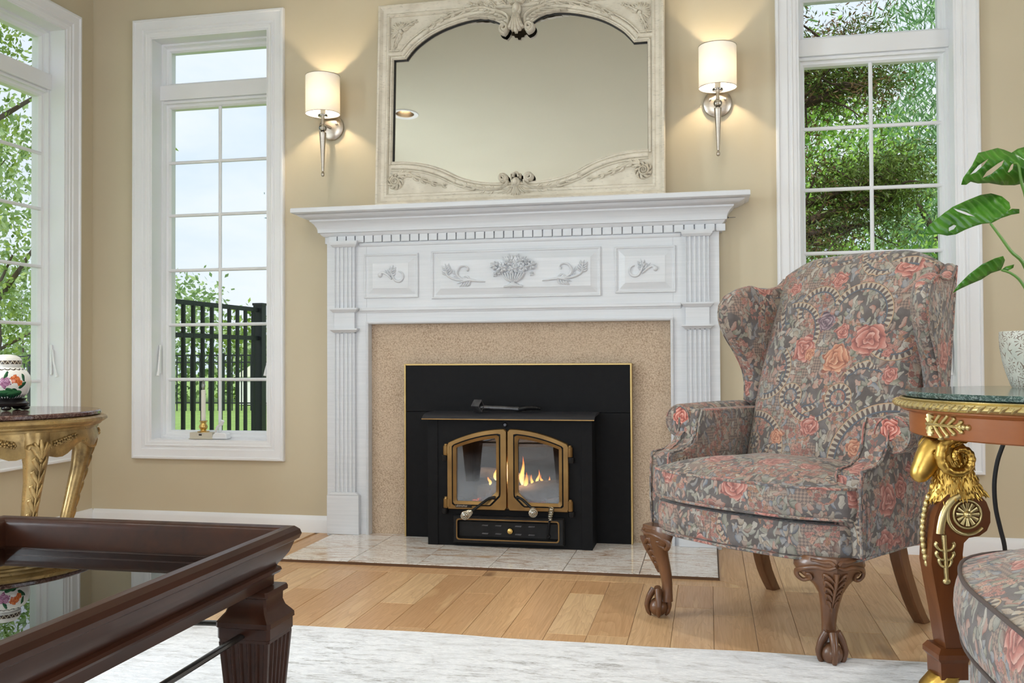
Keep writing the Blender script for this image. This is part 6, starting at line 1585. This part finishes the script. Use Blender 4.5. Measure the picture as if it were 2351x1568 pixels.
fence('garden_fence', 'distant black metal picket fence across the lawn', (-17.5, 18.4), (-7.5, 18.4), .93, (.93, .78, -.1), .11, .010, (0, 2.4, 4.8, 7.2, 9.6), 0)
def leaves(name, m, pos, size, parent=None, droop=0.0, aspect=.55, seed=0, tip=True):
    rg = np.random.default_rng(seed); n = len(pos)
    d = rg.normal(size=(n, 3)); d[:, 2] = d[:, 2]*(1-min(droop, .8))-droop*1.6; d /= np.linalg.norm(d, axis=1)[:, None]
    r = rg.normal(size=(n, 3)); r -= d*(r*d).sum(1)[:, None]; r /= np.linalg.norm(r, axis=1)[:, None]
    L = size*rg.uniform(.6, 1.35, n)[:, None]; Wd = L*aspect
    V = np.stack([pos, pos+d*L*.5+r*Wd*.5, pos+d*L, pos+d*L*.5-r*Wd*.5], 1).reshape(-1, 3)
    F = np.arange(4*n).reshape(n, 4)
    me = bpy.data.meshes.new(name); me.vertices.add(4*n); me.vertices.foreach_set('co', V.ravel()); me.loops.add(4*n); me.loops.foreach_set('vertex_index', F.ravel())
    me.polygons.add(n); me.polygons.foreach_set('loop_start', np.arange(n)*4); me.update(calc_edges=True); me.validate()
    me.materials.append(m); o = bpy.data.objects.new(name, me); COL.objects.link(o); o['kind'] = 'stuff'
    if parent is not None: o.parent = parent; o.matrix_parent_inverse = ROOT[parent.name].inverted()
    return o
def tree(name, label, base, height, crown, n, size, m, seed, clusters=40, droop=0., trunk=.12, aspect=.55, spread=.32, zmin=.3, branches=9, group=None, cat='tree', lean=(0, 0)):
    rg = np.random.default_rng(seed); t = thing(name, label, cat, (base[0], base[1], GZ0), 0, group)
    B = np.array((base[0], base[1], GZ0)); top = B+np.array((lean[0], lean[1], height))
    mb = MB(); P = crom([tuple(B), tuple(B+(top-B)*.4+np.array((.05, .03, 0))), tuple(B+(top-B)*.95)], 9); mb.tube(P, np.linspace(trunk, trunk*.15, 9), 8)
    cc = []
    for k in range(clusters):
        z = rg.uniform(zmin, 1.0); s = math.sin(PI*min(1, .12+.88*(1-z)**.8)) if droop == 0 else (1.05-z)
        a = rg.uniform(0, 2*PI); r = crown*s*math.sqrt(rg.uniform(.05, 1))
        cc.append(B+(top-B)*z+np.array((r*math.cos(a), r*math.sin(a), rg.normal()*.1)))
    cc = np.array(cc)
    for k in range(min(branches, clusters)):
        e = cc[k]; z0 = max(.15, (e[2]-GZ0)/height-.22); s0 = B+(top-B)*z0
        mb.tube(crom([tuple(s0), tuple((s0+e)/2+rg.normal(size=3)*.08), tuple(e)], 7), np.linspace(trunk*.32, trunk*.06, 7), 6)
    build(mb, 'trunk', M_bark, t, smooth=60)
    sp = crown*spread; idx = rg.integers(0, clusters, n)
    pos = cc[idx]+rg.normal(size=(n, 3))*np.array((sp, sp, sp*(.75 if droop == 0 else 1.1)))*.6
    pos = pos[pos[:, 1] > 4.62]
    pos[:, 2] = np.maximum(pos[:, 2], GZ0+.05)
    leaves('foliage', m, pos, size, t, droop, aspect, seed+1); return t
# beyond the left wall window
tree('leafy_tree', 'leafy tree filling the view through the far left window', (-6.7, 7.0), 5.6, 1.6, 15000, .058, M_leafB, 11, 70, trunk=.13, branches=26, zmin=.22, spread=.24)
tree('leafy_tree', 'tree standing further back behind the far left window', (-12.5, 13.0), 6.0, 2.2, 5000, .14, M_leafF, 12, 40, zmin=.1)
# beyond the narrow left window
tree('leafy_tree', 'young tree leaning into the right edge of the narrow window view', (-4.30, 9.6), 3.1, .40, 900, .07, M_leafA, 13, 22, trunk=.05, branches=14, zmin=.3, spread=.3)
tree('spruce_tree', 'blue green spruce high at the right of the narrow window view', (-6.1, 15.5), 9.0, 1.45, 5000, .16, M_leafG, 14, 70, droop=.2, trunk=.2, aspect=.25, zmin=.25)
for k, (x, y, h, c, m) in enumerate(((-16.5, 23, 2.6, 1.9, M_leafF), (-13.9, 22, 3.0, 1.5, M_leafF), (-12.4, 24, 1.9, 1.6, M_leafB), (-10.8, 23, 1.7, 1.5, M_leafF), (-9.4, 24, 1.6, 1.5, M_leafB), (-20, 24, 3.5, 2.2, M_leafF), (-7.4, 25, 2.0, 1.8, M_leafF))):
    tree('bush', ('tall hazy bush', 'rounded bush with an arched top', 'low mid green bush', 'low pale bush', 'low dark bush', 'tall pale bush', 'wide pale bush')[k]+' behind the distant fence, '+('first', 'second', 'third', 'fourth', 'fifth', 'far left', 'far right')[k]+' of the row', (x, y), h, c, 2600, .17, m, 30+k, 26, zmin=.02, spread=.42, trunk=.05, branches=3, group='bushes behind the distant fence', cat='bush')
sh = thing('garden_shed', 'small white shed showing through the distant fence', 'shed', (-10.6, 21.0, GZ0))
build(MB().box(-11.1, -10.1, 20.6, 21.4, GZ0, .42), 'shed_wall', M_trim, sh, smooth=0); build(MB().prism([(-11.2, .42), (-10.0, .42), (-10.6, .78)], 20.5, 21.5, 'y'), 'shed_roof', M_candle, sh, smooth=0)
# beyond the right window
def juniper():
    t = thing('juniper_tree', 'dark juniper with brown branches close outside the right window', 'tree', (.15, 6.0, GZ0))
    rg = np.random.default_rng(21); mb = MB(); sprays, dry = [], []
    mb.tube(crom([(.05, 6.1, GZ0), (.1, 6.1, 1.2), (.0, 6.15, 3.2)], 9), np.linspace(.16, .09, 9), 9)
    arms = [((.05, 6.1, 2.22), (.55, 6.0, 2.40), (1.0, 5.95, 2.52), 2.2), ((.05, 6.1, 2.30), (.5, 5.95, 2.55), (.95, 5.9, 2.78), 2.0), ((.05, 6.1, 1.62), (.5, 6.0, 1.66), (1.05, 5.95, 1.82), 2.0), ((.05, 6.1, 1.60), (.55, 6.05, 1.78), (1.1, 5.95, 1.95), 1.8), ((.0, 6.1, 2.3), (.35, 5.9, 2.75), (.6, 5.9, 3.15), 1.6), ((.05, 6.1, 1.45), (.5, 6, 1.58), (.98, 6, 1.66), 1.4)]
    for a, b, c, w in arms:
        P = crom([a, b, c], 12); mb.tube(P, np.linspace(.055, .012, 12), 7)
        for k in range(22):
            p = P[rg.integers(2, 12)]; e = p+rg.normal(size=3)*np.array((.16, .14, .12)); mb.tube(crom([tuple(p), tuple((p+e)/2+rg.normal(size=3)*.03), tuple(e)], 5), np.linspace(.011, .003, 5), 5)
            m = 150
            q = e+rg.normal(size=(m, 3))*np.array((.085, .085, .06)); (dry if rg.random() < .5 and p[0] < .85 else sprays).append(q)
            if p[0] > .55: sprays.append(p+np.array((.12, 0, .08))+rg.normal(size=(m, 3))*np.array((.09, .09, .08)))
    build(mb, 'branches', M_bark, t, smooth=60)
    leaves('foliage', M_leafD, np.vstack(sprays), .038, t, 0, .24, 3); leaves('dry_foliage', M_leafE, np.vstack(dry), .036, t, .15, .22, 4)
juniper()
tree('broadleaf_tree', 'bright green broadleaf tree behind the juniper outside the right window', (.55, 9.2), 3.9, 1.15, 26000, .055, M_leafA, 41, 90, zmin=.02, spread=.3, trunk=.1)
tree('broadleaf_tree', 'low bright green shrub below the right window view', (1.9, 7.8), 1.9, 1.0, 9000, .05, M_leafA, 42, 40, zmin=.02, spread=.4, trunk=.05)
tree('weeping_conifer', 'tall weeping conifer with drooping branches right of the juniper', (2.75, 11.0), 8.0, 1.5, 24000, .12, M_leafC, 43, 130, droop=.75, aspect=.16, zmin=.04, spread=.26, trunk=.18)
tree('weeping_conifer', 'grey green conifer high behind the right window transom', (.4, 13.0), 9.5, 2.0, 20000, .12, M_leafC, 44, 100, droop=.5, aspect=.2, zmin=.3, spread=.28, trunk=.2)
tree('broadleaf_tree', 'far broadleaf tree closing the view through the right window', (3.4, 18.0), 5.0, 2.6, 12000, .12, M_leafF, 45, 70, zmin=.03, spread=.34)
